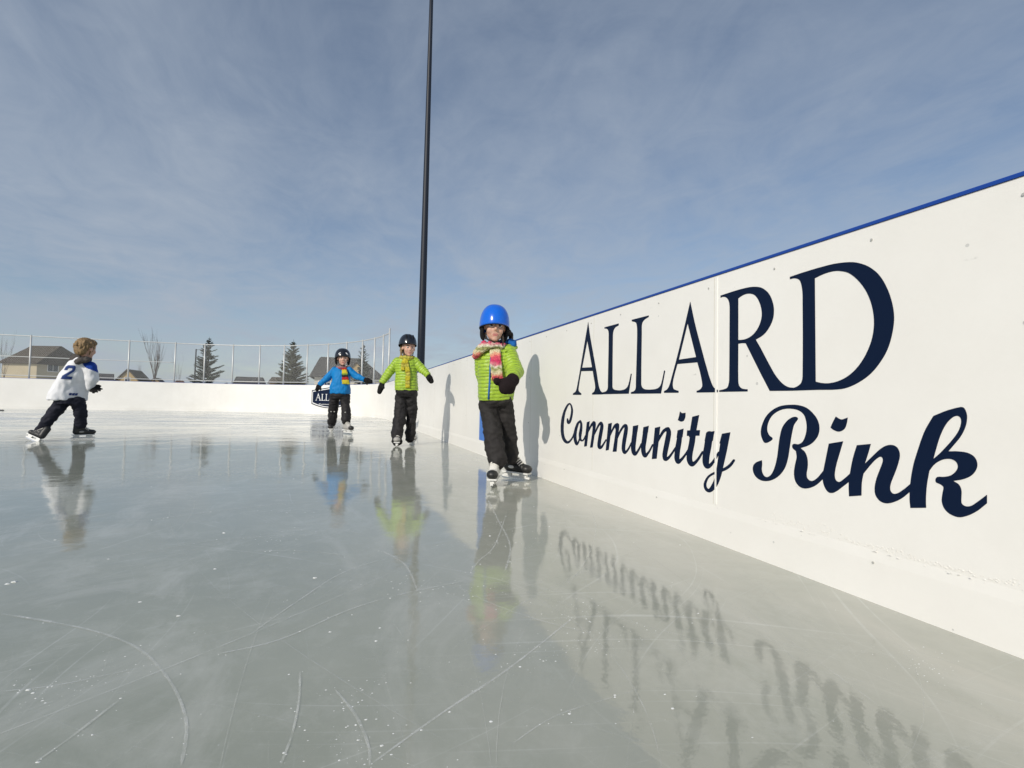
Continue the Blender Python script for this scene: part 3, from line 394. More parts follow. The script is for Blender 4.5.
# skate marks: long thin arcs of scraped frost, each a real ribbon on the ice
m = bpy.data.materials.new('frost_scratch'); m.use_nodes = True; nt = m.node_tree; b = nt.nodes['Principled BSDF']
b.inputs['Base Color'].default_value = (.80,.82,.81,1); b.inputs['Roughness'].default_value = .8
tc = nt.nodes.new('ShaderNodeTexCoord'); n = nt.nodes.new('ShaderNodeTexNoise'); n.inputs['Scale'].default_value = 26; n.inputs['Detail'].default_value = 7; n.inputs['Roughness'].default_value = .75
nt.links.new(tc.outputs['Object'], n.inputs['Vector'])
at_ = nt.nodes.new('ShaderNodeAttribute'); at_.attribute_name = 'cover'
n2 = nt.nodes.new('ShaderNodeMapRange'); n2.inputs[1].default_value = .36; n2.inputs[2].default_value = .66; n2.inputs[3].default_value = .08; n2.inputs[4].default_value = 1; nt.links.new(n.outputs['Fac'], n2.inputs[0])
k = nt.nodes.new('ShaderNodeMath'); k.operation = 'MULTIPLY'; nt.links.new(n2.outputs[0], k.inputs[0]); nt.links.new(at_.outputs['Fac'], k.inputs[1]); nt.links.new(k.outputs[0], b.inputs['Alpha'])
FROST = m
rnd = random.Random(11); vs = []; fs = []; cov = []
def mark(pts, wd, c):
    pts = [Vector((p[0], p[1], 0)) for p in pts]; n = len(pts); b0 = len(vs); z = .0008+.0012*rnd.random()
    for i, p in enumerate(pts):
        t = (pts[min(i+1,n-1)]-pts[max(i-1,0)]).normalized(); s = V(-t.y, t.x, 0); e = min(1, min(i, n-1-i)/4+.15)
        ww = wd*e*(.6+.8*noise.noise((p.x*5, p.y*5, wd*900))**2+.3*rnd.random())
        for q in (-.5, .5): vs.append(tuple(p+s*ww*q+V(0,0,z))); cov.append(c*e*.8)
    for i in range(n-1): fs.append((b0+2*i, b0+2*i+1, b0+2*i+3, b0+2*i+2))
def spline(P, n=16):
    out = []
    for i in range(len(P)-1):
        p0, p1, p2, p3 = [Vector((*P[max(0,min(len(P)-1,i+j))],)) for j in (-1,0,1,2)]
        for j in range(n):
            t = j/n; out.append(.5*((2*p1)+(-p0+p2)*t+(2*p0-5*p1+4*p2-p3)*t*t+(-p0+3*p1-3*p2+p3)*t**3))
    return out+[Vector(P[-1])]
for P_, wd, c in [([(-0.8124, 1.7249), (-0.6665, 1.6307), (-0.5225, 1.5229), (-0.4017, 1.3970), (-0.2978, 1.2252), (-0.2323, 1.0684), (-0.2092, 0.9429)], 0.007, 0.6),
([(0.6258, 1.2687), (0.3820, 1.0757), (0.2031, 0.9546), (0.0684, 0.8552)], 0.006, 0.75),
([(-0.0511, 1.1903), (-0.0465, 1.0817), (-0.0511, 0.9743), (-0.0629, 0.8967)], 0.005, 0.6),
([(0.0192, 1.0974), (0.0539, 1.0009), (0.0716, 0.9088), (0.0714, 0.8543)], 0.006, 0.6),
([(-0.5956, 1.2793), (-0.4997, 1.2756), (-0.3739, 1.3057)], 0.006, 0.5),
([(-0.4292, 1.0124), (-0.3999, 1.0834), (-0.3682, 1.1811)], 0.005, 0.45),
([(-0.2362, 1.3228), (-0.1057, 1.3598), (0.0587, 1.4972), (0.2035, 1.5702), (0.4370, 1.6387)], 0.007, 0.5),
([(-0.1774, 1.4088), (-0.0760, 1.6108), (0.0683, 1.8457), (0.3341, 2.0195)], 0.006, 0.45),
([(-0.7986, 2.8317), (-0.5772, 2.9580), (-0.2163, 3.1113)], 0.01, 0.5),
([(0.1854, 2.0598), (0.2543, 1.8499), (0.2586, 1.5797)], 0.007, 0.55),
([(0.8975, 3.0083), (0.7853, 2.4332), (0.6977, 1.9948), (0.5724, 1.6829)], 0.009, 0.6),
([(0.8600, 2.5311), (0.6383, 2.0107), (0.5257, 1.8349), (0.4568, 1.7153)], 0.007, 0.5),
([(-0.3533, 2.1785), (-0.1064, 2.1250), (0.0728, 2.0099)], 0.007, 0.45),
([(0.3032, 0.8361), (0.4164, 0.8883), (0.6082, 0.9163)], 0.004, 0.4),
([(-0.7618, 2.1896), (-0.4225, 2.3709), (-0.0002, 2.3588)], 0.008, 0.35)]: mark(spline(P_), wd, c)
for i in range(1300):
    x, y = XW-.15-9*rnd.random()**1.5, .55+14*rnd.random()**1.8
    a = rnd.random()*2*PI; cv = rnd.choice((-1,1))*rnd.choice((.05,.15,.3,.6,1.1)); ln = .5+3.2*rnd.random()**1.5; pts = []
    for k in range(24):
        if x > XW-.05: break
        pts.append((x, y)); x += math.cos(a)*ln/24; y += math.sin(a)*ln/24; a += cv*ln/24
    if len(pts) > 6: mark(pts, .0009+.0034*rnd.random()**3, .10+.42*rnd.random()**1.8)
me = bpy.data.meshes.new('skate_marks'); me.from_pydata(vs, [], fs); me.update()
at = me.attributes.new('cover', 'FLOAT', 'POINT'); at.data.foreach_set('value', cov)
tag(link('skate_marks', me, FROST), 'thin white skate scratches curving across the ice', 'scratches', kind='stuff')
mb = MB(); rnd = random.Random(5)
for (x, y, s) in [(*(-0.0417, 1.7939), 0.012), (*(-0.9138, 2.0031), 0.018), (*(-0.9207, 1.9870), 0.013), (*(-0.4994, 1.7183), 0.009), (*(-0.3732, 1.5827), 0.01), (*(-0.3638, 1.9772), 0.009), (*(-0.4294, 2.4883), 0.014), (*(0.0076, 1.3708), 0.007), (*(0.1129, 1.2889), 0.007), (*(0.1280, 1.3587), 0.006), (*(0.6592, 2.1512), 0.01), (*(0.6645, 2.0664), 0.007), (*(-0.5491, 1.2722), 0.008), (*(-0.5344, 1.2568), 0.006), (*(0.0545, 0.9701), 0.006), (*(0.0562, 0.9270), 0.005), (*(-1.0333, 2.5329), 0.008), (*(1.3890, 1.8095), 0.006)]: lump(mb, (x, y, 0), s*.55, s*.35, s*.22, rnd)
for i in range(550):
    x, y = XW-.1-8*rnd.random()**1.3, .5+12*rnd.random()**1.6
    if noise.noise((x*.9, y*.9, 4)) < .05 and rnd.random() < .75: continue
    s = .0009+.0026*rnd.random()**4; lump(mb, (x, y, 0), s*(1+rnd.random()), s, s*.5, rnd)
for P_, wd, c in [([(-0.8124, 1.7249), (-0.6665, 1.6307), (-0.5225, 1.5229), (-0.4017, 1.3970), (-0.2978, 1.2252), (-0.2323, 1.0684), (-0.2092, 0.9429)], 0.007, 0.6),
([(0.6258, 1.2687), (0.3820, 1.0757), (0.2031, 0.9546), (0.0684, 0.8552)], 0.006, 0.75),
([(-0.0511, 1.1903), (-0.0465, 1.0817), (-0.0511, 0.9743), (-0.0629, 0.8967)], 0.005, 0.6),
([(0.0192, 1.0974), (0.0539, 1.0009), (0.0716, 0.9088), (0.0714, 0.8543)], 0.006, 0.6),
([(-0.5956, 1.2793), (-0.4997, 1.2756), (-0.3739, 1.3057)], 0.006, 0.5),
([(-0.4292, 1.0124), (-0.3999, 1.0834), (-0.3682, 1.1811)], 0.005, 0.45),
([(-0.2362, 1.3228), (-0.1057, 1.3598), (0.0587, 1.4972), (0.2035, 1.5702), (0.4370, 1.6387)], 0.007, 0.5),
([(-0.1774, 1.4088), (-0.0760, 1.6108), (0.0683, 1.8457), (0.3341, 2.0195)], 0.006, 0.45),
([(-0.7986, 2.8317), (-0.5772, 2.9580), (-0.2163, 3.1113)], 0.01, 0.5),
([(0.1854, 2.0598), (0.2543, 1.8499), (0.2586, 1.5797)], 0.007, 0.55),
([(0.8975, 3.0083), (0.7853, 2.4332), (0.6977, 1.9948), (0.5724, 1.6829)], 0.009, 0.6),
([(0.8600, 2.5311), (0.6383, 2.0107), (0.5257, 1.8349), (0.4568, 1.7153)], 0.007, 0.5),
([(-0.3533, 2.1785), (-0.1064, 2.1250), (0.0728, 2.0099)], 0.007, 0.45),
([(0.3032, 0.8361), (0.4164, 0.8883), (0.6082, 0.9163)], 0.004, 0.4),
([(-0.7618, 2.1896), (-0.4225, 2.3709), (-0.0002, 2.3588)], 0.008, 0.35)]:
    q = spline(P_)
    for i in range(10):
        p = rnd.choice(q); s = .0007+.0018*rnd.random()**3; lump(mb, (p[0]+rnd.gauss(0,.012), p[1]+rnd.gauss(0,.012), 0), s*1.4, s, s*.6, rnd)
for cxy in [(0.6544, 1.3085), (0.6025, 1.1478), (0.5217, 1.1188), (-0.8593, 5.3640), (-1.5907, 5.5613), (0.0452, 1.0036), (0.0682, 0.9370), (-0.5273, 1.2655), (-0.4812, 1.2699), (0.7338, 2.2405), (0.6186, 2.0160), (0.2286, 1.6504)]+[(XW-.2-6*rnd.random()**1.3, .8+9*rnd.random()**1.5) for _ in range(26)]:
    a = rnd.random()*PI; ex, ey = .05+.12*rnd.random(), .02+.05*rnd.random()
    for i in range(48):
        g, h_ = rnd.gauss(0, ex), rnd.gauss(0, ey); x, y = cxy[0]+g*math.cos(a)-h_*math.sin(a), cxy[1]+g*math.sin(a)+h_*math.cos(a)
        if x > XW-.02: continue
        s = .0005+.0013*rnd.random()**3; lump(mb, (x, y, 0), s*1.5, s, s*.5, rnd, 5)
tag(mb.build('snow_flecks', SNOWBIT), 'tiny crumbs of shaved snow scattered over the ice', 'snow', kind='stuff')

# ------------------------------------------------------------------ fence on the boards
def along(s):
    Lq = R*PI/2
    if s < Lq: a = s/R; return V(CX+(R+.075)*math.cos(a), CY+(R+.075)*math.sin(a), 0)
    return V(CX-(s-Lq), CY+R+.075, 0)
FT = 2.80
fence = empty('safety_fence', along(6)); fence.matrix_world = Matrix()
tag(fence, 'tall wire mesh fence on pale steel posts standing on the far curved boards', 'fence')
posts = [.56+1.135*i for i in range(11)] + [12.44+1.6*i for i in range(17)]
posts = [.56, 1.46, 2.38, 3.42, 4.54, 5.68, 6.82, 7.98, 9.1, 10.24, 11.36, 12.44] + [14.04+1.58*i for i in range(14)]
for i, s in enumerate(posts):
    p = along(s); mb = MB(); mb.tube([p+V(0,0,HW-.3), p+V(0,0,FT if i else FT+.10)], .028, 8)
    mb.tube([p+V(0,0,FT if i else FT+.10), p+V(0,0,FT+.03 if i else FT+.13)], [.032, .010], 8)
    mb.build('post', GALV, fence, smooth=True)
def rail(z, s0, s1, r):
    mb = MB(); mb.tube([along(s0+(s1-s0)*i/120)+V(0,0,z) for i in range(121)], r, 6); return mb.build('rail', GALV, fence, smooth=True)
rail(FT-.02, .56, 34.5, .020); rail(HW+.10, .56, 34.5, .016); rail(1.98, 12.44, 34.5, .015)
m = bpy.data.materials.new('wire_mesh'); m.use_nodes = True; nt = m.node_tree; b = nt.nodes['Principled BSDF']
b.inputs['Base Color'].default_value = (.45,.46,.45,1); b.inputs['Roughness'].default_value = .5
uvn = nt.nodes.new('ShaderNodeUVMap'); mpn = nt.nodes.new('ShaderNodeMapping'); mpn.inputs['Rotation'].default_value = (0,0,PI/4); mpn.inputs['Scale'].default_value = (20,20,1)
nt.links.new(uvn.outputs[0], mpn.inputs[0]); sp = nt.nodes.new('ShaderNodeSeparateXYZ'); nt.links.new(mpn.outputs[0], sp.inputs[0])
lines = []
for ax in ('X','Y'):
    f = nt.nodes.new('ShaderNodeMath'); f.operation = 'FRACT'; nt.links.new(sp.outputs[ax], f.inputs[0])
    l = nt.nodes.new('ShaderNodeMath'); l.operation = 'LESS_THAN'; l.inputs[1].default_value = .085; nt.links.new(f.outputs[0], l.inputs[0]); lines.append(l)
mxx = nt.nodes.new('ShaderNodeMath'); mxx.operation = 'MAXIMUM'; nt.links.new(lines[0].outputs[0], mxx.inputs[0]); nt.links.new(lines[1].outputs[0], mxx.inputs[1])
nt.links.new(mxx.outputs[0], b.inputs['Alpha'])
vs = []; fs = []; uv = []
nS = 140
for i in range(nS+1):
    s = .56+(34.5-.56)*i/nS; p = along(s); vs += [p+V(0,0,HW+.06), p+V(0,0,FT-.02)]; uv += [(s, 0), (s, FT-HW)]
for i in range(nS): fs.append((2*i, 2*i+2, 2*i+3, 2*i+1))
me = bpy.data.meshes.new('netting'); me.from_pydata(vs, [], fs); ul = me.uv_layers.new(name='UVMap')
for lp in me.loops: ul.data[lp.index].uv = uv[lp.vertex_index]
link('wire_mesh', me, m, fence)

# ------------------------------------------------------------------ the light pole
POLEM = mat('dark_pole', (.010, .014, .024), .5, .35)
pole = empty('light_pole', (2.44, 15.55, 0)); tag(pole, 'very tall tapered dark steel light pole behind the white boards', 'light pole')
mb = MB(); zs = [0, 3, 6, 9, 12, 15.5]
mb.tube([(.03*z/12.8, 0, z) for z in zs], [.128-.0052*z for z in zs], 16); mb.build('shaft', POLEM, pole, smooth=True)
mb = MB(); mb.box((-.22,-.22,-.03), (.22,.22,.0)); mb.box((-.2,-.2,0),(.2,.2,.03)); mb.build('base_plate', POLEM, pole)

# ------------------------------------------------------------------ puck at the far left
PUCK = mat('black_rubber', (.012,.012,.013), .6, .4)
mb = MB(); mb.tube([(0,0,.001),(0,0,.004),(0,0,.026),(0,0,.029)], [.075,.080,.080,.075], 20)
pk = mb.build('hockey_puck', PUCK); pk.location = (-10.4426, 21.5707, 0.0000); tag(pk, 'small black puck on the ice at the far boards, left edge', 'puck')
# ------------------------------------------------------------------ background: houses
WALL1 = mat('beige_stucco', (.40, .345, .24), .85, .2, var=(1.2, .07)); WALL2 = mat('cream_siding', (.56, .52, .43), .8, .2, var=(1.5,.05))
WALL3 = mat('tan_siding', (.42, .31, .16), .8, .2, var=(2,.08)); ROOF1 = mat('brown_shingle', (.080, .068, .055), .9, .2, var=(3,.25))
ROOF2 = mat('charcoal_shingle', (.060, .060, .064), .9, .2, var=(3,.25)); TRIM = mat('white_trim', (.66,.65,.62), .5, .4)
GLASS = mat('dark_glass', (.03,.04,.05), .06, .6)
def prism(mb, poly, d0, d1, m=0):
    """polygon in (x, z), pushed from y = d0 to y = d1"""
    n = len(poly); vs = [V(x, d0, z) for x, z in poly]+[V(x, d1, z) for x, z in poly]
    mb.add(vs, [tuple(range(n)), tuple(range(2*n-1, n-1, -1))]+[(i, (i+1)%n, n+(i+1)%n, n+i) for i in range(n)], m)
def roof_slab(mb, q, t=.14):
    q = [Vector(p) for p in q]; n = (q[1]-q[0]).cross(q[2]-q[0]).normalized(); n = n if n.z > 0 else -n
    k = len(q); vs = q+[p+n*t for p in q]; mb.add(vs, [tuple(range(k)), tuple(range(2*k-1,k-1,-1))]+[(i,(i+1)%k,k+(i+1)%k,k+i) for i in range(k)])
def window(parent, x, y, z, wd, ht):
    mb = MB(); t = .09
    mb.box((x-wd/2-t, y-.05, z-t), (x-wd/2, y+.02, z+ht+t)); mb.box((x+wd/2, y-.05, z-t), (x+wd/2+t, y+.02, z+ht+t))
    mb.box((x-wd/2, y-.05, z+ht), (x+wd/2, y+.02, z+ht+t)); mb.box((x-wd/2, y-.07, z-t), (x+wd/2, y+.02, z))
    mb.box((x-.03, y-.045, z), (x+.03, y+.02, z+ht))
    f = mb.build('window', TRIM, parent)
    g = MB(); g.box((x-wd/2, y-.015, z), (x+wd/2, y+.012, z+ht)); g.build('pane', GLASS, f)
def house(name, label, loc, rz, wd, dp, eave, ridge, wallm, roofm, kind='side', wins=(), door=None, ov=.45, hip=(0,0), group='houses beyond the rink fence', chimney=None):
    """front of the house faces local -y; kind: side = ridge along x, front = gable to the front"""
    h = empty(name, loc, rz); tag(h, label, 'house', group)
    mb = MB(); x0, x1 = -wd/2, wd/2
    if kind == 'side':
        if hip[0] or hip[1]: mb.box((x0,0,0),(x1,dp,eave))
        else:
            n = [(0,0),(dp,0),(dp,eave),(dp/2,ridge-.15),(0,eave)]
            vs = [V(x0,y,z) for y,z in n]+[V(x1,y,z) for y,z in n]; k = 5
            mb.add(vs, [tuple(range(k)), tuple(range(2*k-1,k-1,-1))]+[(i,(i+1)%k,k+(i+1)%k,k+i) for i in range(k)])
    else:
        prism(mb, [(x0,0),(x1,0),(x1,eave),(0,ridge-.15),(x0,eave)], 0, dp)
    mb.build('wall', wallm, h)
    mb = MB()
    if kind == 'side':
        sl = (ridge-eave)/(dp/2); e = eave-ov*sl
        a, b_ = x0-ov, x1+ov; ra, rb = (a+hip[0] if hip[0] else a), (b_-hip[1] if hip[1] else b_)
        roof_slab(mb, [(a,-ov,e),(b_,-ov,e),(rb,dp/2,ridge),(ra,dp/2,ridge)]); roof_slab(mb, [(b_,dp+ov,e),(a,dp+ov,e),(ra,dp/2,ridge),(rb,dp/2,ridge)])
        if hip[0]: roof_slab(mb, [(a,dp+ov,e),(a,-ov,e),(ra,dp/2,ridge)])
        if hip[1]: roof_slab(mb, [(b_,-ov,e),(b_,dp+ov,e),(rb,dp/2,ridge)])
    else:
        sl = (ridge-eave)/(wd/2); e = eave-ov*sl
        roof_slab(mb, [(x0-ov,-ov,e),(x0-ov,dp+ov,e),(0,dp+ov,ridge),(0,-ov,ridge)]); roof_slab(mb, [(x1+ov,dp+ov,e),(x1+ov,-ov,e),(0,-ov,ridge),(0,dp+ov,ridge)])
    rf = mb.build('roof', roofm, h)
    if chimney:
        mb = MB(); cx, cy, cz = chimney; mb.box((cx-.3,cy-.3,cz-1.2),(cx+.3,cy+.3,cz)); mb.box((cx-.36,cy-.36,cz),(cx+.36,cy+.36,cz+.1)); mb.build('chimney', wallm, rf)
    for wn in wins: window(h, *wn)
    if door:
        mb = MB(); x, z, wdd, ht = door; mb.box((x-wdd/2,-.05,z),(x+wdd/2,.02,z+ht)); d = mb.build('door', TRIM, h)
        mb = MB(); mb.box((x+wdd/2-.14,-.10,z+ht*.45),(x+wdd/2-.08,-.05,z+ht*.52)); mb.build('handle', BOLT, d)
    return h
# local frame: -y faces the rink

def window_on_side(parent, x, z, wd, ht, xs):
    """a window in the right-hand end wall"""
    n0 = len(parent.children); window(parent, x, 0, z, wd, ht)
    for o in parent.children:
        if o.name.startswith('window') and not o.get('turned') and o.get('turned') is None and o.data.get('done') is None:
            Mx = Matrix.Translation((xs, 0, 0)) @ Matrix.Rotation(PI/2, 4, 'Z'); o.data.transform(Mx); o.data['done'] = 1
            for c in o.children: c.data.transform(Mx)
def rz_at(px): return math.radians(-19.14)+math.atan((512-px)/510)      # faces the rink camera's side
hs = house('hip_roof_house', 'large beige house with brown hip roof, leftmost beyond the fence', (-44.96, 96.79, -0.03), rz_at(30)-math.radians(45), 5.4, 9.8, 5.3, 8.2, WALL1, ROOF1, hip=(0,1.4), ov=.4)
window_on_side(hs, 2.6, 4.15, 1.7, 1.1, 2.7); window_on_side(hs, 7.4, 4.15, 1.4, 1.1, 2.7)
house('low_house', 'low house with dark roof just right of the jersey boy', (-48.57, 133.42, -0.03), rz_at(98), 5.0, 8, 3.6, 5.3, WALL3, ROOF2, wins=((1.2,0,1.3,1.2,1.1),))
house('gable_house', 'tan house whose gable with small white window faces the rink', (-34.66, 107.40, -0.03), rz_at(126)-math.radians(20), 4.0, 5.5, 2.9, 5.2, WALL3, ROOF1, kind='front', wins=((0,0,3.0,.7,.8),(1.0,0,1.0,1.0,1.1)), ov=.3)
house('small_gable_house', 'small tan house low behind the larger bare tree', (-40.10, 141.07, -0.03), rz_at(154)-math.radians(10), 3.2, 6, 3.4, 4.9, WALL3, ROOF1, kind='front', wins=((0,0,1.4,1.0,1.0),))
house('far_house', 'reddish brown roof of a far house left of the sparse spruce', (-40.31, 162.33, -0.03), rz_at(179), 3.4, 7, 3.3, 5.0, WALL3, mat('reddish_shingle', (.13,.085,.075), .9, .2, var=(3,.2)), hip=(1.4,1.4))
house('dark_roof_house', 'house with charcoal hip roof between the two leftmost spruces', (-15.83, 111.44, -0.03), rz_at(249), 5.0, 6, 3.2, 4.75, WALL1, ROOF2, hip=(.6,.6), wins=((0,0,1.3,1.4,1.1),))
house('tan_house', 'small tan house with brown roof beside the dense spruce', (-10.29, 104.21, -0.03), rz_at(276)-math.radians(15), 2.5, 5, 3.5, 4.6, WALL3, ROOF1, wins=((0,0,1.5,.9,1.0),), ov=.3)
hs = house('grey_roof_house', 'cream house with big grey roof behind the blue jacket child', (1.44, 63.06, -0.03), rz_at(347), 7.4, 7.6, 3.45, 5.75, WALL2, mat('grey_shingle', (.072,.070,.068), .9, .2, var=(3,.22)), hip=(.9,2.6), wins=((-2.6,0,1.6,1.2,1.2),(2.3,0,1.6,1.4,1.2)), door=(0,.0,.95,2.05))
mb = MB(); prism(mb, [(.35,3.75),(1.45,3.75),(1.45,4.45),(.9,5.05),(.35,4.45)], .35, 3.2); dm = mb.build('dormer', WALL3, hs)
mb = MB(); roof_slab(mb, [(.25,.2,4.36),(.25,3.3,4.36),(.9,3.3,5.08),(.9,.2,5.08)], .08); roof_slab(mb, [(1.55,3.3,4.36),(1.55,.2,4.36),(.9,.2,5.08),(.9,3.3,5.08)], .08); mb.build('dormer_roof', ROOF1, dm)
lamp = empty('street_lamp', (-20.84, 92.00, -0.03)); tag(lamp, 'thin dark street lamp standing left of the sparse spruce', 'street lamp')
mb = MB(); mb.tube([(0,0,0),(0,0,4),(.02,0,8.15)], [.14,.11,.09], 8); mb.build('shaft', POLEM, lamp, smooth=True)
mb = MB(); mb.tube([(.02,0,8.0),(.5,0,8.12),(1.0,-.3,8.05)], .035, 6); mb.build('arm', POLEM, lamp)
mb = MB(); mb.tube([(.85,-.2,8.02),(1.0,-.3,8.04),(1.35,-.5,8.0)], [.05,.13,.06], 8); mb.build('lamp_head', POLEM, lamp)


# ------------------------------------------------------------------ background: trees
BARK = mat('bark', (.085,.068,.055), .9, .2, var=(6,.3)); BAREBARK = mat('bare_twigs', (.085,.062,.056), .9, .2)
NEEDLE = mat('spruce_needles', (.052,.074,.052), .8, .25, var=(2.5,.5)); NEEDLE2 = mat('olive_spruce_needles', (.11,.115,.058), .8, .25, var=(2.5,.45))
def spruce(label, loc, H, Rb, seed, needle, gap=.0, dens=1.0, lean=0.0):
    rnd = random.Random(seed); t = empty('spruce_tree', loc); tag(t, label, 'tree', 'spruce trees beyond the rink fence')
    mb = MB(); mb.tube([(lean*z*.01,0,z) for z in (0,H*.3,H*.6,H*.85,H)], [H*.018,H*.015,H*.009,H*.005,H*.0015], 8); mb.build('trunk', BARK, t, smooth=True)
    mb = MB(); z = H*.06
    while z < H*.955:
        fr = z/H; ln0 = Rb*(1-fr)**.85*(1.0 if fr > .1 else .8)
        for k in range(int(7+4*(1-fr))):
            if rnd.random() < gap: continue
            a = rnd.random()*2*PI; ln = max(.12, ln0*(.55+.6*rnd.random())); up = .35*fr+.05-.35*(1-fr)*rnd.random()
            d = V(math.cos(a), math.sin(a), 0); n = max(3, int(ln*11*dens)); side = V(-d.y, d.x, 0); zz = z+(rnd.random()-.5)*.2
            for i in range(n):
                f = (i+.6)/n; p = V(0,0,zz)+d*ln*f+V(0,0,ln*(up*f+.18*f*f))
                for s in (-1, 1, 0):
                    tip = (.22+.34*(1-f)*ln/max(Rb,.1)+.10*rnd.random())*min(1, .30+1.1*ln0/Rb)
                    q = (d*(.75)+side*s*(.8+.3*rnd.random())+V(0,0,-.15-.35*rnd.random())).normalized()*tip*(H/8)
                    wv = q.cross(V(0,0,1)).normalized()*.075*(H/8)*(1+rnd.random()); wv.z += (rnd.random()-.5)*.06
                    mb.add([p-wv*.5, p+q*.5-wv, p+q, p+q*.5+wv, p+wv*.5], [(0,1,2,3,4)])
        z += H*(.022+.022*(1-fr))*(1+gap)
    mb.build('crown', needle, t)
    return t
def bare_tree(label, loc, H, seed, spread=.35, n0=5, thin=1.0, group='bare trees beyond the rink fence'):
    rnd = random.Random(seed); t = empty('bare_tree', loc); tag(t, label, 'tree', group)
    tr = MB(); cr = MB(); tr.tube([(0,0,0),(.02*H,0,H*.2),(.01*H,0,H*.36)], [H*.014*thin,H*.011*thin,H*.008*thin], 8)
    def grow(mb, p, d, ln, r, lv):
        pts = [p]; dd = d.copy()
        for i in range(4):
            dd = (dd+V(rnd.gauss(0,.07),rnd.gauss(0,.07),.16)).normalized(); pts.append(pts[-1]+dd*ln/4)
        mb.tube(pts, [r*(1-.17*i) for i in range(5)], 5)
        if lv == 0: return
        for k in range(rnd.choice((3,4))):
            i = rnd.choice((1,2,3,4)); a = rnd.random()*2*PI; q = (dd+V(math.cos(a),math.sin(a),0)*spread*1.3).normalized(); grow(mb, pts[i], q, ln*(.5+.25*rnd.random()), r*.5, lv-1)
    for k in range(n0):
        a = 2*PI*k/n0+rnd.random(); d = V(math.cos(a)*spread, math.sin(a)*spread, 1).normalized(); grow(cr, V(.012*H,0,H*(.24+.16*rnd.random())), d, H*(.36+.15*rnd.random()), H*.0050*thin, 2)
    tr.build('trunk', BAREBARK, t, smooth=True); cr.build('crown', BAREBARK, t)
    return t

spruce('sparse dark spruce with gaps and a bare leader beside the street lamp', (-17.02, 82.19, -0.03), 9.2, 3.0, 21, NEEDLE, gap=.15, dens=1.0)
spruce('dense olive green spruce left of the grey roofed house', (-4.94, 67.39, -0.03), 7.9, 2.7, 5, NEEDLE2, gap=.0, dens=1.3)
spruce('thin spruce in front of the grey roof, right of the blue jacket child', (2.85, 58.33, -0.03), 6.9, 1.9, 9, NEEDLE, gap=.2, dens=.9)
bare_tree('tall leafless tree with upright branches behind the far fence', (-25.34, 88.27, -0.03), 8.7, 4, .16, 9, thin=1.0)
bare_tree('leafless tree at the left edge beside the hip roofed house', (-41.86, 86.60, -0.03), 7.8, 14, .20, 5, thin=.6)
bare_tree('thin leafless tree above the tan gable house', (-38.20, 124.52, -0.03), 7.4, 24, .15, 4, thin=.5)
bare_tree('thin leafless tree between the tall bare tree and the spruce', (-29.16, 116.08, -0.03), 7.8, 34, .15, 4, thin=.5)

# ------------------------------------------------------------------ people
from mathutils.bvhtree import BVHTree
class Blob:
    """overlapping closed shapes that become one continuous skin"""
    def __init__(s): s.bm = bmesh.new(); s.axes = []
    def ell(s, c, rad, R=V(1,0,0), F=V(0,1,0), U=V(0,0,1), seg=20):
        r = bmesh.ops.create_uvsphere(s.bm, u_segments=seg, v_segments=seg//2+2, radius=1)
        c = Vector(c)
        for v in r['verts']: v.co = c + R*v.co.x*rad[0] + F*v.co.y*rad[1] + U*v.co.z*rad[2]
        return s
    def cap(s, p0, r0_, p1, r1_, n=14):
        p0, p1 = Vector(p0), Vector(p1); d = p1-p0; ln = d.length; t = d.normalized() if ln > 1e-6 else V(0,0,1)
        a = t.cross(V(.31,.77,.55)).normalized(); b = t.cross(a)
        rings = []
        for k in range(5): th = -PI/2+PI/2*(k+.5)/5; rings.append((p0+t*r0_*math.sin(th), r0_*math.cos(th)))
        for k in range(5): th = PI/2*(k+.5)/5; rings.append((p1+t*r1_*math.sin(th), r1_*math.cos(th)))
        vs = [[s.bm.verts.new(c+(a*math.cos(2*PI*i/n)+b*math.sin(2*PI*i/n))*r) for i in range(n)] for c, r in rings]
        for j in range(len(vs)-1):
            for i in range(n): s.bm.faces.new((vs[j][i], vs[j][(i+1)%n], vs[j+1][(i+1)%n], vs[j+1][i]))
        s.bm.faces.new(vs[0][::-1]); s.bm.faces.new(vs[-1]); return s
    def chain(s, pts, rad):
        for i in range(len(pts)-1): s.cap(pts[i], rad[i], pts[i+1], rad[i+1])
        return s
    def loft(s, rings, n=28, e=2.5):
        vs = []
        for c, a, b, Rv, Fv in rings:
            c = Vector(c); row = []
            for i in range(n):
                th = 2*PI*i/n; cx, sy = math.cos(th), math.sin(th)
                row.append(s.bm.verts.new(c+Rv*a*math.copysign(abs(cx)**(2/e), cx)+Fv*b*math.copysign(abs(sy)**(2/e), sy)))
            vs.append(row)
        for j in range(len(vs)-1):
            for i in range(n): s.bm.faces.new((vs[j][i], vs[j][(i+1)%n], vs[j+1][(i+1)%n], vs[j+1][i]))
        s.bm.faces.new(vs[0][::-1]); s.bm.faces.new(vs[-1]); return s
    def mesh(s, vox, smooth=4):
        bmesh.ops.recalc_face_normals(s.bm, faces=s.bm.faces)
        me = bpy.data.meshes.new('tmp'); s.bm.to_mesh(me); s.bm.free()
        o = bpy.data.objects.new('tmp', me); C.objects.link(o)
        m = o.modifiers.new('r', 'REMESH'); m.mode = 'VOXEL'; m.voxel_size = vox
        k = o.modifiers.new('s', 'SMOOTH'); k.factor = .5; k.iterations = smooth
        out = bpy.data.meshes.new_from_object(o.evaluated_get(bpy.context.evaluated_depsgraph_get()))
        bpy.data.objects.remove(o); bpy.data.meshes.remove(me)
        return out
def displace(me, fn):
    """push each vertex along its normal by fn(co, normal)"""
    ds = [fn(v.co, v.normal) for v in me.vertices]
    for v, n, d in zip(me.vertices, [v.normal.copy() for v in me.vertices], ds): v.co += n*d
    me.update()
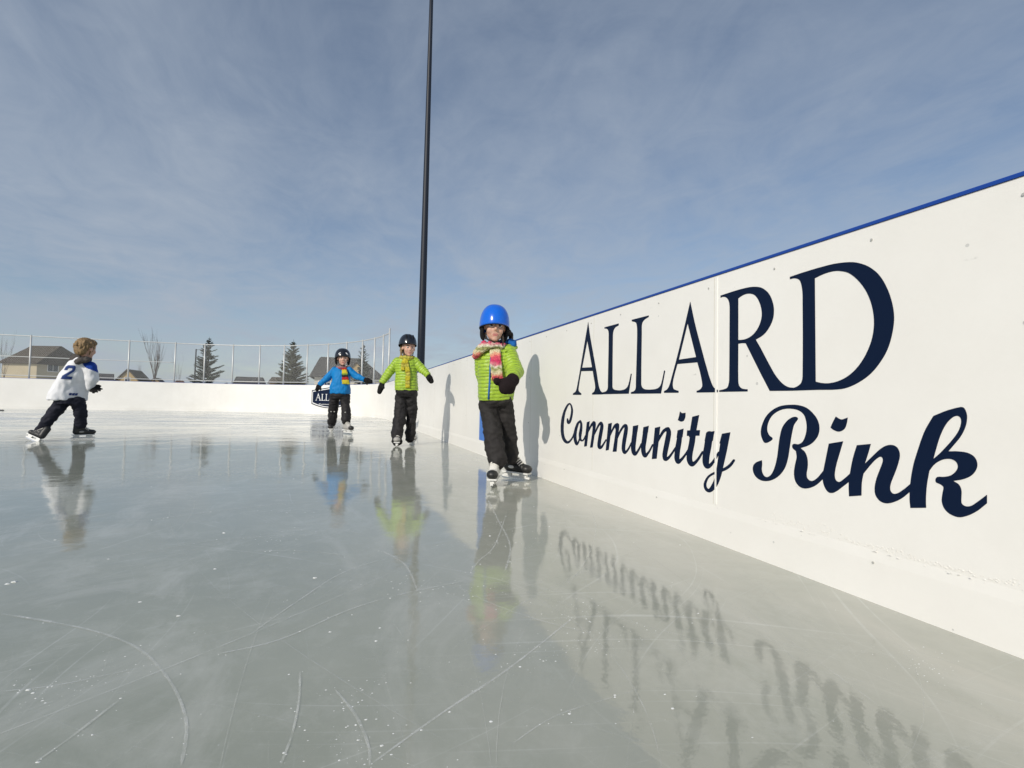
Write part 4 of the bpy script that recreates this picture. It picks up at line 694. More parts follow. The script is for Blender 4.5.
def quilt(me, axes, spacing, amp):
    """puffy horizontal baffles: axes are (points, radius) chains the garment runs along"""
    seam = []
    def co_t(co):
        best = (1e9, 0)
        for pts, rad in axes:
            acc = 0
            for i in range(len(pts)-1):
                a, b = Vector(pts[i]), Vector(pts[i+1]); d = b-a; ln = d.length; t = max(0, min(1, (co-a).dot(d)/ln**2)) if ln else 0
                ds = (co-(a+d*t)).length/rad
                if ds < best[0]: best = (ds, acc+(co-a).dot(d)/ln if True else 0)
                acc += ln
        return best[1]
    vals = []
    for v in me.vertices:
        t = co_t(v.co)+.009*noise.noise(v.co*9)+.004*noise.noise(v.co*30); s = abs(math.sin(PI*t/spacing)); vals.append(s); seam.append((1-s)**3)
    nn = [v.normal.copy() for v in me.vertices]
    for v, n, s in zip(me.vertices, nn, vals):
        v.co += n*(amp*(s**.55-.6)+amp*.8*noise.noise(v.co*30)+amp*1.3*noise.noise(v.co*9))
    at = me.attributes.new('seam', 'FLOAT', 'POINT'); at.data.foreach_set('value', seam); me.update()
def folds(me, amp, sc_=(14,14,9)):
    def f(co, n):
        q = Vector((co.x*sc_[0], co.y*sc_[1], co.z*sc_[2]))
        return amp*(noise.noise(q)+.6*noise.noise(q*2.3)-.5*abs(noise.noise(q*1.4+V(3,1,7))))
    displace(me, f)
def jacket_mat(name, col, seamcol, rough=.42):
    m = mat(name, col, rough, .42, bump=(75, .35)); nt = m.node_tree; b = nt.nodes['Principled BSDF']
    a = nt.nodes.new('ShaderNodeAttribute'); a.attribute_name = 'seam'
    x = nt.nodes.new('ShaderNodeMix'); x.data_type = 'RGBA'; x.inputs['A'].default_value = (*col,1); x.inputs['B'].default_value = (*seamcol,1)
    nt.links.new(a.outputs['Fac'], x.inputs['Factor']); nt.links.new(x.outputs['Result'], b.inputs['Base Color']); b.inputs['Sheen Weight'].default_value = .15
    return m
SKIN = mat('fair_skin', (.60,.36,.27), .5, .4, var=(30,.05), sss=.12); LIP = mat('lips', (.46,.17,.15), .4, .5); BROW = mat('brows', (.10,.06,.04), .7)
EYEW = mat('eye_white', (.75,.73,.70), .15); IRIS = mat('iris', (.035,.03,.03), .1)
LIME = jacket_mat('lime_quilt', (.33,.50,.035), (.10,.17,.015)); BLUEJ = mat('bright_blue_shell', (.004,.19,.50), .6, .25, bump=(90,.2))
CHAR = mat('charcoal_snowpants', (.022,.020,.020), .7, .3, bump=(240,.35), var=(20,.15)); BLACKP = mat('black_snowpants', (.014,.013,.014), .65, .3, bump=(240,.3))
NAVYP = mat('navy_trackpants', (.012,.013,.024), .75, .25, bump=(200,.3)); MITT = mat('dark_fleece', (.016,.011,.012), .9, .15, bump=(180,.5)); BLACKM = mat('black_fleece', (.010,.010,.011), .85, .2, bump=(180,.4))
BLUEH = mat('glossy_blue_shell', (.002,.125,.66), .18, .5, coat=.6); BLACKH = mat('satin_black_shell', (.010,.012,.018), .22, .5, coat=.3); PAD = mat('black_padding', (.012,.012,.013), .9, .2, bump=(120,.5))
STRAP = mat('strap_webbing', (.015,.015,.015), .7); BLUEFLEECE = mat('blue_fleece', (.015,.12,.40), .9, .2, bump=(90,.6))
BOOTB = mat('black_skate_leather', (.018,.018,.018), .45, .5, bump=(70,.3)); BOOTG = mat('grey_skate_panel', (.36,.35,.33), .45, .5); BOOTW = mat('white_skate_leather', (.68,.67,.64), .4, .5)
HOLD = mat('white_blade_holder', (.72,.72,.70), .4, .5); STEEL = mat('blade_steel', (.62,.63,.64), .22, .5, metal=1.0); LACE = mat('white_lace', (.72,.70,.64), .8)
JERSEY = mat('white_jersey', (.76,.77,.80), .75, .25, bump=(300,.35)); YOKE = mat('royal_blue_yoke', (.010,.055,.33), .75, .25, bump=(300,.35)); NUMB = mat('navy_twill', (.020,.045,.17), .7, .25)
HOODG = mat('grey_hood_fleece', (.085,.078,.074), .95, .15, bump=(90,.6)); HAIRD = mat('dark_brown_hair', (.03,.02,.014), .5, .4, bump=(120,1.0)); HAIRB = mat('blond_hair', (.235,.155,.075), .55, .4, bump=(90,1.0), var=(40,.5))
REFL = mat('pale_reflective_print', (.45,.45,.42), .5, .4)

class Head:
    def __init__(s, c, H, fwd, up): 
        s.c = Vector(c); s.H = H; s.U = Vector(up).normalized(); f = Vector(fwd); s.F = (f-s.U*f.dot(s.U)).normalized(); s.R = s.F.cross(s.U).normalized()
    def p(s, x, y, z): return s.c + (s.R*x + s.F*y + s.U*z)*s.H
    def into(s, B, neck_to, neck_r):
        E = lambda c, r: B.ell(s.p(*c), [q*s.H for q in r], s.R, s.F, s.U)
        E((0,-.04,.14), (.355,.42,.36)); E((0,.10,-.14), (.265,.26,.34)); E((0,.24,-.40), (.11,.10,.085))
        for q in (-1,1):
            E((q*.15,.235,-.13), (.12,.11,.13)); E((q*.36,-.03,-.04), (.035,.085,.12))
            B.cap(s.p(q*.04,.335,.09), .045*s.H, s.p(q*.19,.27,.085), .04*s.H)
        B.cap(s.p(0,.335,.03), .032*s.H, s.p(0,.415,-.10), .05*s.H); B.cap(s.p(-.045,.36,-.12), .036*s.H, s.p(.045,.36,-.12), .036*s.H)
        B.cap(s.p(-.075,.318,-.262), .028*s.H, s.p(.075,.318,-.262), .028*s.H); B.cap(s.p(-.06,.315,-.305), .03*s.H, s.p(.06,.315,-.305), .03*s.H)
        B.cap(s.p(0,-.10,-.30), neck_r, neck_to, neck_r*1.1)
    def loc(s, co): d = (co-s.c)/s.H; return d.dot(s.R), d.dot(s.F), d.dot(s.U)
    def paint(s, me):
        """material slots: 0 skin, 1 lips, 2 brows"""
        for p in me.polygons:
            x, y, z = s.loc(p.center)
            if y > .24:
                if abs(x) < .085-.4*abs(z+.283) and -.325 < z < -.243 and y > .30: p.material_index = 1
                elif .05 < abs(x) < .21 and .085+.05*abs(x) < z < .125+.04*abs(x): p.material_index = 2
    def eyes(s, parent, base):
        for q in (-1, 1):
            bm = bmesh.new(); bmesh.ops.create_uvsphere(bm, u_segments=18, v_segments=12, radius=.062*s.H)
            c = s.p(q*.135,.292,.012)
            for v in bm.verts: v.co = c + s.R*v.co.x + s.U*v.co.z*.8 + s.F*v.co.y
            me = bpy.data.meshes.new('eye'); bm.to_mesh(me); bm.free()
            link('eye', me, [EYEW, IRIS], parent, base, True)
            for p in me.polygons:
                d = p.center-(c-Vector(base)); 
                if d.normalized().dot(s.F) > .80: p.material_index = 1
def body_root(B, head, base, vox, label, group=None):
    me = B.mesh(vox, 3); head.paint(me)
    o = link('person', me, [SKIN, LIP, BROW], None, base, True); tag(o, label, 'person', group)
    head.eyes(o, base)
    return o
def helmet(parent, base, c, h, rx, ry, rz, shell, pad, front=97, side=104, back=122, pads=True, stripe=None, vents=0):
    c = Vector(c); R_, F_, U_ = h.R, h.F, h.U; nf, nt_ = 48, 18; vs = []; fs = []
    for lay in (1.0, .92):
        for j in range(nt_+1):
            for i in range(nf):
                ph = 2*PI*i/nf; sp_ = math.sin(ph); mxa = side+(front-side)*max(0, sp_)**1.5+(back-side)*max(0, -sp_)**1.5
                th = math.radians(mxa)*j/nt_; fl = 1+.03*max(0,(j/nt_-.8))/.2
                vs.append(c+(R_*rx*math.sin(th)**.80*math.cos(ph)*fl+F_*ry*math.sin(th)*sp_*fl+U_*rz*math.cos(th))*lay)
    n1 = (nt_+1)*nf
    for lay in (0, n1):
        for j in range(nt_):
            for i in range(nf): fs.append((lay+j*nf+i, lay+j*nf+(i+1)%nf, lay+(j+1)*nf+(i+1)%nf, lay+(j+1)*nf+i))
    for i in range(nf): a = nt_*nf; fs.append((a+i, a+(i+1)%nf, n1+a+(i+1)%nf, n1+a+i))
    mb = MB(); mb.add(vs, fs); me = mb.mesh('helmet'); 
    bm = bmesh.new(); bm.from_mesh(me); bmesh.ops.remove_doubles(bm, verts=bm.verts, dist=1e-4); bm.to_mesh(me); bm.free()
    hm = link('helmet', me, shell, parent, base, True)
    rim = MB(); pts = []
    for i in range(nf+1):
        ph = 2*PI*i/nf; sp_ = math.sin(ph); mxa = side+(front-side)*max(0, sp_)**1.5+(back-side)*max(0, -sp_)**1.5; th = math.radians(mxa)
        pts.append(c+(R_*rx*math.sin(th)**.80*math.cos(ph)+F_*ry*math.sin(th)*sp_+U_*rz*math.cos(th))*1.0)
    rim.tube(pts, rx*.045, 6); rim.build('rim', pad, hm, base, True)
    if pads:
        for q in (-1, 1):
            B = Blob(); B.ell(c+R_*q*rx*.82-U_*rz*.42+F_*ry*.0, (rx*.14, ry*.36, rz*.42), R_, F_, U_); B.ell(c+R_*q*rx*.72-U_*rz*.72+F_*ry*.10, (rx*.11, ry*.18, rz*.22), R_, F_, U_)
            link('ear_pad', B.mesh(.008, 3), pad, hm, base, True)
    mb = MB(); a = [h.p(-.30,.02,-.20), h.p(-.24,.12,-.40), h.p(-.10,.22,-.505), h.p(0,.25,-.525), h.p(.10,.22,-.505), h.p(.24,.12,-.40), h.p(.30,.02,-.20)]
    mb.tube(a, .0065, 6); mb.build('chin_strap', STRAP, hm, base, True)
    for k in range(vents):
        q = (k-(vents-1)/2)*.42; mb = MB(); pts = []
        for i in range(7):
            th = math.radians(20+i*7); pts.append(c+(R_*rx*math.sin(q)*1.0+F_*ry*math.sin(th)*math.cos(q)+U_*rz*math.cos(th)*math.cos(q*.6))*1.012)
        mb.tube(pts, [.003,.006,.008,.008,.008,.006,.003], 6); mb.build('vent', PAD, hm, base, True)
    if stripe:
        for q in (-1, 1):
            mb = MB(); pts = []
            for i in range(6):
                th = math.radians(64+i*3); ph = PI/2+q*(.35+.06*i); pts.append(c+(R_*rx*math.sin(th)*math.cos(ph)+F_*ry*math.sin(th)*math.sin(ph)+U_*rz*math.cos(th))*1.01)
            mb.tube(pts, [.004,.009,.011,.011,.009,.004], 6); mb.build('stripe', stripe, hm, base, True)
    return hm
def skate(parent, base, O, toe, up, s, boot, toecap, panel=None):
    O = Vector(O); U_ = Vector(up).normalized(); T = Vector(toe); T = (T-U_*T.dot(U_)).normalized(); S = T.cross(U_)
    P = lambda x, y, z: O+(T*x+S*y+U_*z)*s
    B = Blob(); B.chain([P(-.050,0,.195), P(-.050,0,.155), P(-.056,0,.105)], [.042*s,.043*s,.041*s]); B.chain([P(-.060,0,.098), P(.02,0,.098), P(.085,0,.090)], [.038*s,.041*s,.036*s]); B.cap(P(-.03,0,.155), .036*s, P(.035,0,.115), .034*s)
    sk = link('skate', B.mesh(.006*s, 3), boot, parent, base, True)
    B = Blob(); B.ell(P(.098,0,.090), (.046*s,.042*s,.033*s), T, S, U_); link('toe_cap', B.mesh(.006*s, 2), toecap, sk, base, True)
    mb = MB(); Mx = Matrix((T*s, S*s, U_*s)).transposed().to_4x4(); Mx.translation = O
    mb.box((-.098,-.034,.052), (.125,.034,.062), M=Mx); mb.box((-.085,-.014,.026), (-.030,.014,.055), M=Mx); mb.box((.045,-.014,.026), (.105,.014,.055), M=Mx); mb.box((-.105,-.009,.016), (.130,.009,.030), M=Mx)
    mb.build('blade_holder', HOLD, sk, base)
    mb = MB(); pr = [(-.118,.020),(-.112,.006),(-.08,.0),(.10,.0),(.135,.008),(.142,.020)]
    vs = [P(x, -.0022, z) for x, z in pr]+[P(x, .0022, z) for x, z in pr]; k = len(pr)
    mb.add(vs, [tuple(range(k)), tuple(range(2*k-1,k-1,-1))]+[(i,(i+1)%k,k+(i+1)%k,k+i) for i in range(k)]); mb.build('blade', STEEL, sk, base)
    mb = MB()
    for i in range(6):
        f = i/5; x, z = -.008+.068*f, .186-.062*f; mb.tube([P(x-.012,-.034,z-.012), P(x,-.018,z+.004), P(x+.004,0,z+.010), P(x,.018,z+.004), P(x-.012,.034,z-.012)], .0048*s, 5)
    mb.build('laces', LACE, sk, base, True)
    if panel:
        B = Blob(); B.ell(P(-.015,0,.098), (.060*s,.0445*s,.022*s), T, S, U_); B.ell(P(-.056,0,.165), (.030*s,.049*s,.030*s), T, S, U_); link('side_panel', B.mesh(.006*s, 2), panel, sk, base, True)
    return sk
def mitten(parent, base, wrist, tip, r, thumb, m, name='mitten', flat=None):
    w_, t_ = Vector(wrist), Vector(tip); B = Blob(); d = t_-w_
    B.chain([w_-d*.25, w_+d*.10, w_+d*.50, w_+d*.85], [r*.86, r*.84, r*1.06, r*.80]); B.cap(w_+d*.22, r*.5, Vector(thumb), r*.42)
    me = B.mesh(max(.005, r*.14), 3); folds(me, r*.12); return link(name, me, m, parent, base, True)
def hand(B, wrist, tip, r, palm_n):
    """palm, four unequal fingers slightly curled, and a thumb, inside the glove"""
    w_, t_ = Vector(wrist), Vector(tip); d = (t_-w_).normalized(); L_ = (t_-w_).length; n = Vector(palm_n); n = (n-d*n.dot(d)).normalized(); s = d.cross(n)
    B.ell(w_+d*L_*.30, (L_*.30, r*.95, r*.42), d, s, n)
    for i, ln in enumerate((.44,.50,.46,.36)):
        q = (i-1.5)*r*.46; a = w_+d*L_*.50+s*q; b_ = a+d*L_*ln*.55+s*q*.25; c = b_+d*L_*ln*.40+n*r*.35
        B.chain([a, b_, c], [r*.22, r*.20, r*.17])
    a = w_+d*L_*.15-s*r*.7; B.chain([a, a+d*L_*.22-s*r*.5, a+d*L_*.42-s*r*.55+n*r*.2], [r*.25, r*.23, r*.18])
def caster(o_mesh): return BVHTree.FromPolygons([v.co for v in o_mesh.vertices], [p.vertices for p in o_mesh.polygons])
def conform(bvh, p, d, off):
    d = Vector(d).normalized(); h = bvh.ray_cast(Vector(p)-d*1.5, d)
    return h[0]-d*off if h[0] else Vector(p)-d*off
RV = r0.copy(); UP = V(0,0,1)

# ---- girl in front: lime jacket, blue helmet
k = 0.00741; base = (1.1984, 3.6119, 0.0000); FA = V(*(0.3149, 0.9491, 0.0000))         # metres per sheet unit, foot point, direction away from the viewer
fw1 = (-FA+RV*.16).normalized(); bR = (RV+FA*.10).normalized(); bF = UP.cross(bR)
h1 = Head((1.0958, 3.5806, 1.1362), .226, fw1-UP*.04, UP+RV*.02)
LS, LE, LW = (1.2035, 3.5718, 0.9524), (1.2169, 3.4457, 0.8089), (1.1400, 3.3061, 0.7263)
RS, RE, RW_ = (1.0185, 3.6368, 0.9336), (1.0370, 3.6780, 0.8027), (1.0731, 3.7125, 0.6845)
HL, KL, AL = (1.0756, 3.6318, 0.5643), (1.0911, 3.5401, 0.3485), (1.0972, 3.4726, 0.1476)
HR, KR, AR = (1.1943, 3.6011, 0.5667), (1.2421, 3.6246, 0.3578), (1.2793, 3.6620, 0.1517)
B = Blob(); h1.into(B, (1.1177, 3.6220, 0.9747), 4.6*k)
B.loft([((1.1339, 3.6212, 0.5877), 14*k, .085, bR, bF), ((1.1288, 3.6165, 0.7511), 13*k, .08, bR, bF), ((1.1171, 3.6146, 0.8995), 14*k, .08, bR, bF), ((1.1177, 3.6220, 0.9747), 7*k, .05, bR, bF)])
B.chain([LS, LE, LW], [5*k, 4*k, 3.2*k]); B.chain([RS, RE, RW_], [5*k, 4*k, 3.2*k]); hand(B, LW, (1.0835, 3.2641, 0.6826), 4.2*k, -UP); hand(B, RW_, (1.0978, 3.7381, 0.6247), 4.2*k, bF)
B.chain([HL, KL, AL], [7*k, 5*k, 4*k]); B.chain([HR, KR, AR], [7*k, 5*k, 4*k])
girl = body_root(B, h1, base, .0062, 'girl in quilted lime jacket and blue helmet skating close beside the lettered boards')
B = Blob()
B.loft([((1.1336, 3.6209, 0.5989), 17.2*k, .118, bR, bF), ((1.1321, 3.6195, 0.6471), 18.2*k, .125, bR, bF), ((1.1257, 3.6181, 0.7362), 17.6*k, .125, bR, bF), ((1.1190, 3.6163, 0.8401), 17*k, .118, bR, bF), ((1.1166, 3.6141, 0.9143), 16*k, .108, bR, bF), ((1.1165, 3.6174, 0.9668), 12.5*k, .09, bR, bF), ((1.1133, 3.6223, 1.0045), 8*k, .068, bR, bF)])
B.chain([LS, LE, LW], [8.6*k, 8.4*k, 5.4*k]); B.chain([RS, RE, RW_], [7.4*k, 7.0*k, 5.2*k])
me = B.mesh(.0055, 3)
quilt(me, [([(1.1337, 3.6210, 0.5952), (1.1136, 3.6113, 1.0108)], 17*k), ([LS, LE, LW], 7.5*k), ([RS, RE, RW_], 7*k)], .0255, .0048)
jk = link('jacket', me, LIME, girl, None, True); jk_b = caster(me)
mb = MB(); pts = [conform(jk_b, p, FA, .002) for p in ((1.0887, 3.6127, 0.9277), (1.0869, 3.6154, 0.8758), (1.0857, 3.6179, 0.8239), (1.0859, 3.6199, 0.7720), (1.0847, 3.6224, 0.7201), (1.0829, 3.6251, 0.6682), (1.0813, 3.6282, 0.6052))]
zp = mb; mb.tube(pts, .0075, 8); me_z = mb.mesh('zipper'); 
me.transform(Matrix.Translation(-Vector(base))); link('zipper', me_z, mat('blue_zip_tape', (.02,.12,.36), .6), jk, base, True)
B = Blob(); B.ell((1.2278, 3.6134, 1.0326), (7.6*k, .055, 3.8*k), bR, bF, (UP-RV*.25).normalized()); B.ell((1.2465, 3.5863, 1.0158), (4*k, .05, 3*k), bR, bF, UP); B.ell((1.1788, 3.6682, 1.0165), (11*k, .05, 5*k), bR, bF, UP); me = B.mesh(.006, 3); folds(me, .010, (30,30,30)); link('hood_lining', me, BLUEFLEECE, girl, base, True)
B = Blob(); B.chain([(1.2649, 3.5700, 0.9965), (1.2142, 3.5247, 0.9746), (1.1604, 3.5016, 0.9586)], [2.2*k, 2.0*k, 1.5*k]); B.chain([(1.2649, 3.5700, 0.9965), (1.2630, 3.6555, 1.0009), (1.1859, 3.7141, 1.0023)], [2.2*k, 2.6*k, 3*k]); me = B.mesh(.007, 3); link('hood_edge', me, LIME, girl, base, True)
B = Blob(); B.loft([((1.1326, 3.6200, 0.6286), 16*k, .108, bR, bF), ((1.1339, 3.6212, 0.5877), 17*k, .116, bR, bF), ((1.1365, 3.6218, 0.5506), 15*k, .10, bR, bF)])
B.chain([HL, (1.0871, 3.5900, 0.4550), KL, (1.0994, 3.5000, 0.2298), (1.1090, 3.4884, 0.1739)], [9.8*k, 9.9*k, 9.7*k, 10.0*k, 10.2*k]); B.chain([HR, (1.2131, 3.6090, 0.4702), KR, (1.2658, 3.6532, 0.2280), (1.2716, 3.6531, 0.1791)], [9.4*k, 9*k, 8.2*k, 8.0*k, 8.0*k])
me = B.mesh(.0075, 3); folds(me, .013, (13,13,17)); link('snow_pants', me, CHAR, girl, base, True)
mitten(girl, base, LW, (1.0775, 3.2560, 0.6721), 7.8*k, (1.0249, 3.2719, 0.7282), MITT); mitten(girl, base, RW_, (1.1047, 3.7468, 0.6096), 5.5*k, (1.1196, 3.7193, 0.6403), MITT)
helmet(girl, base, (1.1008, 3.5937, 1.1644), h1, 14.9*k, .130, 19.6*k, BLUEH, PAD, front=97, side=103, back=118)
B = Blob(); B.ell((1.1728, 3.6818, 1.1283), (8*k, .05, 8*k), bR, bF, UP); B.chain([(1.2243, 3.6322, 1.1253), (1.2483, 3.6465, 1.0906), (1.2613, 3.6650, 1.0476)], [2.6*k, 3*k, 1.5*k]); me = B.mesh(.005, 3); folds(me, .006, (40,40,20)); link('hair', me, HAIRD, girl, base, True)
for pts_, rs_ in (([(1.1459, 3.5333, 1.0855), (1.1497, 3.5232, 1.0405), (1.1438, 3.5164, 0.9956)], [.9*k, 1.1*k, .6*k]), ([(1.0310, 3.5783, 1.0910), (1.0296, 3.5753, 1.0465)], [.9*k, .7*k])):
    B = Blob(); B.chain(pts_, rs_); link('hair', B.mesh(.0035, 2), HAIRD, girl, base, True)
KNIT1 = bands('pink_knit', [(0,(.62,.05,.14)),(.22,(.75,.12,.16)),(.34,(.75,.33,.22)),(.48,(.72,.64,.42)),(.62,(.34,.36,.13)),(.76,(.72,.66,.52)),(.88,(.70,.22,.27)),(1,(.62,.05,.14))], 6.6, 'Z', fuzz=.06)
B = Blob(); cN = Vector((1.1060, 3.6037, 1.0022))
B.chain([cN+bR*math.cos(a)*8.6*k+bF*math.sin(a)*.075+UP*(.010*math.sin(a)+.006*math.sin(3*a)) for a in [2*PI*i/14 for i in range(15)]], [3.6*k*(1+.18*math.sin(5*i)) for i in range(15)])
B.chain([(1.0501, 3.5278, 0.9951), (1.0041, 3.5498, 0.9802), (0.9743, 3.5882, 0.9420), (0.9670, 3.6235, 0.9189)], [4.0*k, 4.8*k, 4.6*k, 3.2*k]); B.chain([(1.0195, 3.5800, 1.0170), (0.9965, 3.5479, 0.9614)], [3*k, 3.4*k])
me = B.mesh(.006, 3); folds(me, .010, (34,34,34)); sc1 = link('scarf', me, KNIT1, girl, base, True)
bR2 = bR; rings = []
for y_, hw in ((345, 4.4), (351, 5.0), (357, 5.4), (363, 5.6), (369, 5.8), (375, 6.0), (378.2, 5.6)):
    t_ = (y_-345)/33.2; p0_ = Vector((1.1072, 3.6030, 1.0096)).lerp(Vector((1.1366, 3.6026, 0.7642)), t_); q = conform(jk_b, p0_, FA, .016 if y_ > 348 else .03); rings.append((q, hw*k, .012, bR, bF))
B = Blob(); B.loft(rings[::-1], e=3.2); me = B.mesh(.0055, 2); folds(me, .007, (30,30,26)); link('scarf_end', me, KNIT1, sc1, base, True)
mb = MB(); rnd = random.Random(4)
for i in range(15):
    q = rings[-1][0]+bR*(i-7)/7*5.2*k+bF*(-.006); mb.tube([q, q+UP*-.014+bR*rnd.gauss(0,.004), q+UP*-.026+bR*rnd.gauss(0,.007)], [.004,.0035,.0015], 5)
mb.build('fringe', KNIT1, sc1, base, True)
skate(girl, base, (1.0814, 3.4588, 0.0000), -FA-RV*.12, UP, .98, BOOTW, BOOTB); skate(girl, base, (1.3159, 3.6885, 0.0000), RV*.86-FA*.50, UP+RV*.04, 1.0, BOOTB, BOOTB, BOOTW)

# ---- child with arms out: lime jacket, black helmet
k = 0.01316; base = (0.8826, 6.8279, 0.0000); FA = V(*(0.1282, 0.9917, 0.0000))
fw2 = (-FA+RV*.30).normalized(); bR = (RV+FA*.05).normalized(); bF = UP.cross(bR)
h2 = Head((0.8970, 6.7508, 1.2761), 17.2*k, fw2-UP*.04, UP+RV*.05)
LS, LE, LW = (0.9909, 6.7459, 1.1050), (1.0740, 6.6899, 0.9998), (1.1283, 6.6214, 0.9330)
RS, RE, RW_ = (0.7672, 6.8237, 1.1003), (0.6642, 6.8448, 0.9523), (0.5899, 6.8342, 0.8378)
HL, KL, AL = (0.8312, 6.8197, 0.6477), (0.8068, 6.7582, 0.3344), (0.7821, 6.7257, 0.0776)
HR, KR, AR = (0.9592, 6.7752, 0.6504), (0.9678, 6.8357, 0.3593), (0.9792, 6.9042, 0.1034)
B = Blob(); h2.into(B, (0.8872, 6.8019, 1.1241), 3.0*k)
B.loft([((0.8925, 6.7973, 0.6753), 9.5*k, .10, bR, bF), ((0.8851, 6.7904, 0.9120), 8.6*k, .09, bR, bF), ((0.8797, 6.7854, 1.0829), 9*k, .09, bR, bF), ((0.8839, 6.8020, 1.1504), 4.5*k, .06, bR, bF)])
B.chain([LS, LE, LW], [3.2*k, 2.6*k, 2*k]); B.chain([RS, RE, RW_], [3.2*k, 2.6*k, 2*k]); hand(B, LW, (1.1807, 6.5960, 0.8492), 2.2*k, -FA); hand(B, RW_, (0.5513, 6.8427, 0.7063), 2.2*k, -FA)
B.chain([HL, KL, AL], [4.4*k, 3.2*k, 2.6*k]); B.chain([HR, KR, AR], [4.4*k, 3.2*k, 2.6*k])
kid2 = body_root(B, h2, base, .0075, 'child in quilted lime jacket and black helmet skating with both arms held out')
B = Blob()
B.loft([((0.8923, 6.7955, 0.7213), 11.3*k, .135, bR, bF), ((0.8896, 6.7930, 0.8068), 11.2*k, .14, bR, bF), ((0.8842, 6.7896, 0.9383), 10.4*k, .13, bR, bF), ((0.8805, 6.7861, 1.0566), 10.6*k, .12, bR, bF), ((0.8809, 6.7834, 1.1224), 9*k, .10, bR, bF), ((0.8845, 6.7906, 1.1694), 5.2*k, .075, bR, bF)])
B.chain([LS, LE, LW], [4.6*k, 4.2*k, 3.3*k]); B.chain([RS, RE, RW_], [4.8*k, 4.4*k, 3.4*k]); me = B.mesh(.0078, 3)
quilt(me, [([(0.8913, 6.7962, 0.7147), (0.8805, 6.7814, 1.1751)], 10.5*k), ([LS, LE, LW], 4.4*k), ([RS, RE, RW_], 4.4*k)], .036, .0068); j2 = caster(me); link('jacket', me, LIME, kid2, base, True)
B = Blob(); B.loft([((0.8900, 6.7950, 0.7542), 10.4*k, .12, bR, bF), ((0.8921, 6.7969, 0.6884), 10.9*k, .13, bR, bF), ((0.8937, 6.7985, 0.6358), 9.6*k, .11, bR, bF)])
B.chain([HL, (0.8202, 6.7885, 0.4901), KL, (0.7778, 6.7023, 0.1820), (0.7694, 6.6581, 0.0763)], [6.2*k, 6.2*k, 6.1*k, 6.0*k, 5.6*k]); B.chain([HR, (0.9645, 6.8004, 0.4923), KR, (0.9646, 6.8541, 0.1863), (0.9661, 6.8468, 0.0968)], [6.0*k, 5.8*k, 5.3*k, 5.4*k, 5.1*k])
me = B.mesh(.010, 3); folds(me, .014, (11,11,15)); link('snow_pants', me, BLACKP, kid2, base, True)
mitten(kid2, base, LW, (1.1894, 6.5833, 0.8296), 3.1*k, (1.1322, 6.5597, 0.8721), BLACKM); mitten(kid2, base, RW_, (0.5443, 6.8365, 0.6670), 3.1*k, (0.5937, 6.7749, 0.7452), BLACKM)
helmet(kid2, base, (0.8868, 6.7730, 1.3305), h2, 8.7*k, .14, 10.2*k, BLACKH, PAD, front=92, side=98, back=112, vents=3, pads=False)
B = Blob(); B.chain([(0.8118, 6.8000, 1.3052), (0.8291, 6.8892, 1.2616)], [1.2*k,2.5*k]); B.chain([(0.8118, 6.8000, 1.3052), (0.8008, 6.7760, 1.2233), (0.8091, 6.7550, 1.1563)], [.9*k, 1.2*k, .7*k]); B.ell((0.8901, 6.8998, 1.2523), (5*k, .05, 6*k), bR, bF, UP); me = B.mesh(.007, 2); folds(me, .008, (40,40,20)); link('hair', me, HAIRB, kid2, base, True)
KNIT2 = bands('yellow_knit', [(0,(.52,.46,.03)),(.3,(.58,.50,.05)),(.5,(.36,.34,.06)),(.62,(.60,.54,.10)),(.8,(.30,.25,.04)),(1,(.52,.46,.03))], 9, 'Z', fuzz=.05)
B = Blob(); cN = Vector((0.8825, 6.7714, 1.1480))
B.chain([cN+bR*math.cos(a)*5.6*k+bF*math.sin(a)*.085+UP*(.010*math.sin(a)) for a in [2*PI*i/12 for i in range(13)]], [2.5*k]*13); B.chain([(0.8121, 6.7235, 1.1409), (0.7845, 6.7549, 1.1158)], [2.2*k, 1.6*k]); me = B.mesh(.008, 3); folds(me, .010, (30,30,30)); sc2 = link('scarf', me, KNIT2, kid2, base, True)
for xs, y1, hw, y0 in ((408.3, 388, 2.4, 359), (403.2, 371, 2.1, 359)):
    rings = []
    for i in range(7):
        t_ = i/6; p0_ = Vector((0.8718, 6.7860, 1.1354))+RV*((405.5+(xs-405.5)*min(1,t_*2.2))-406)*k-UP*(y0+(y1-y0)*t_-359)*k; rings.append((conform(j2, p0_, FA, .014), hw*k, .013, bR, bF))
    B = Blob(); B.loft(rings[::-1], e=3); me = B.mesh(.007, 2); folds(me, .007, (30,30,24)); link('scarf_end', me, KNIT2, sc2, base, True)
skate(kid2, base, (0.7818, 6.6702, 0.0000), -FA-RV*.1, UP, 1.05, BOOTB, BOOTG); skate(kid2, base, (1.0006, 6.9608, 0.0000), -FA+RV*.25, UP, 1.05, BOOTB, BOOTG)

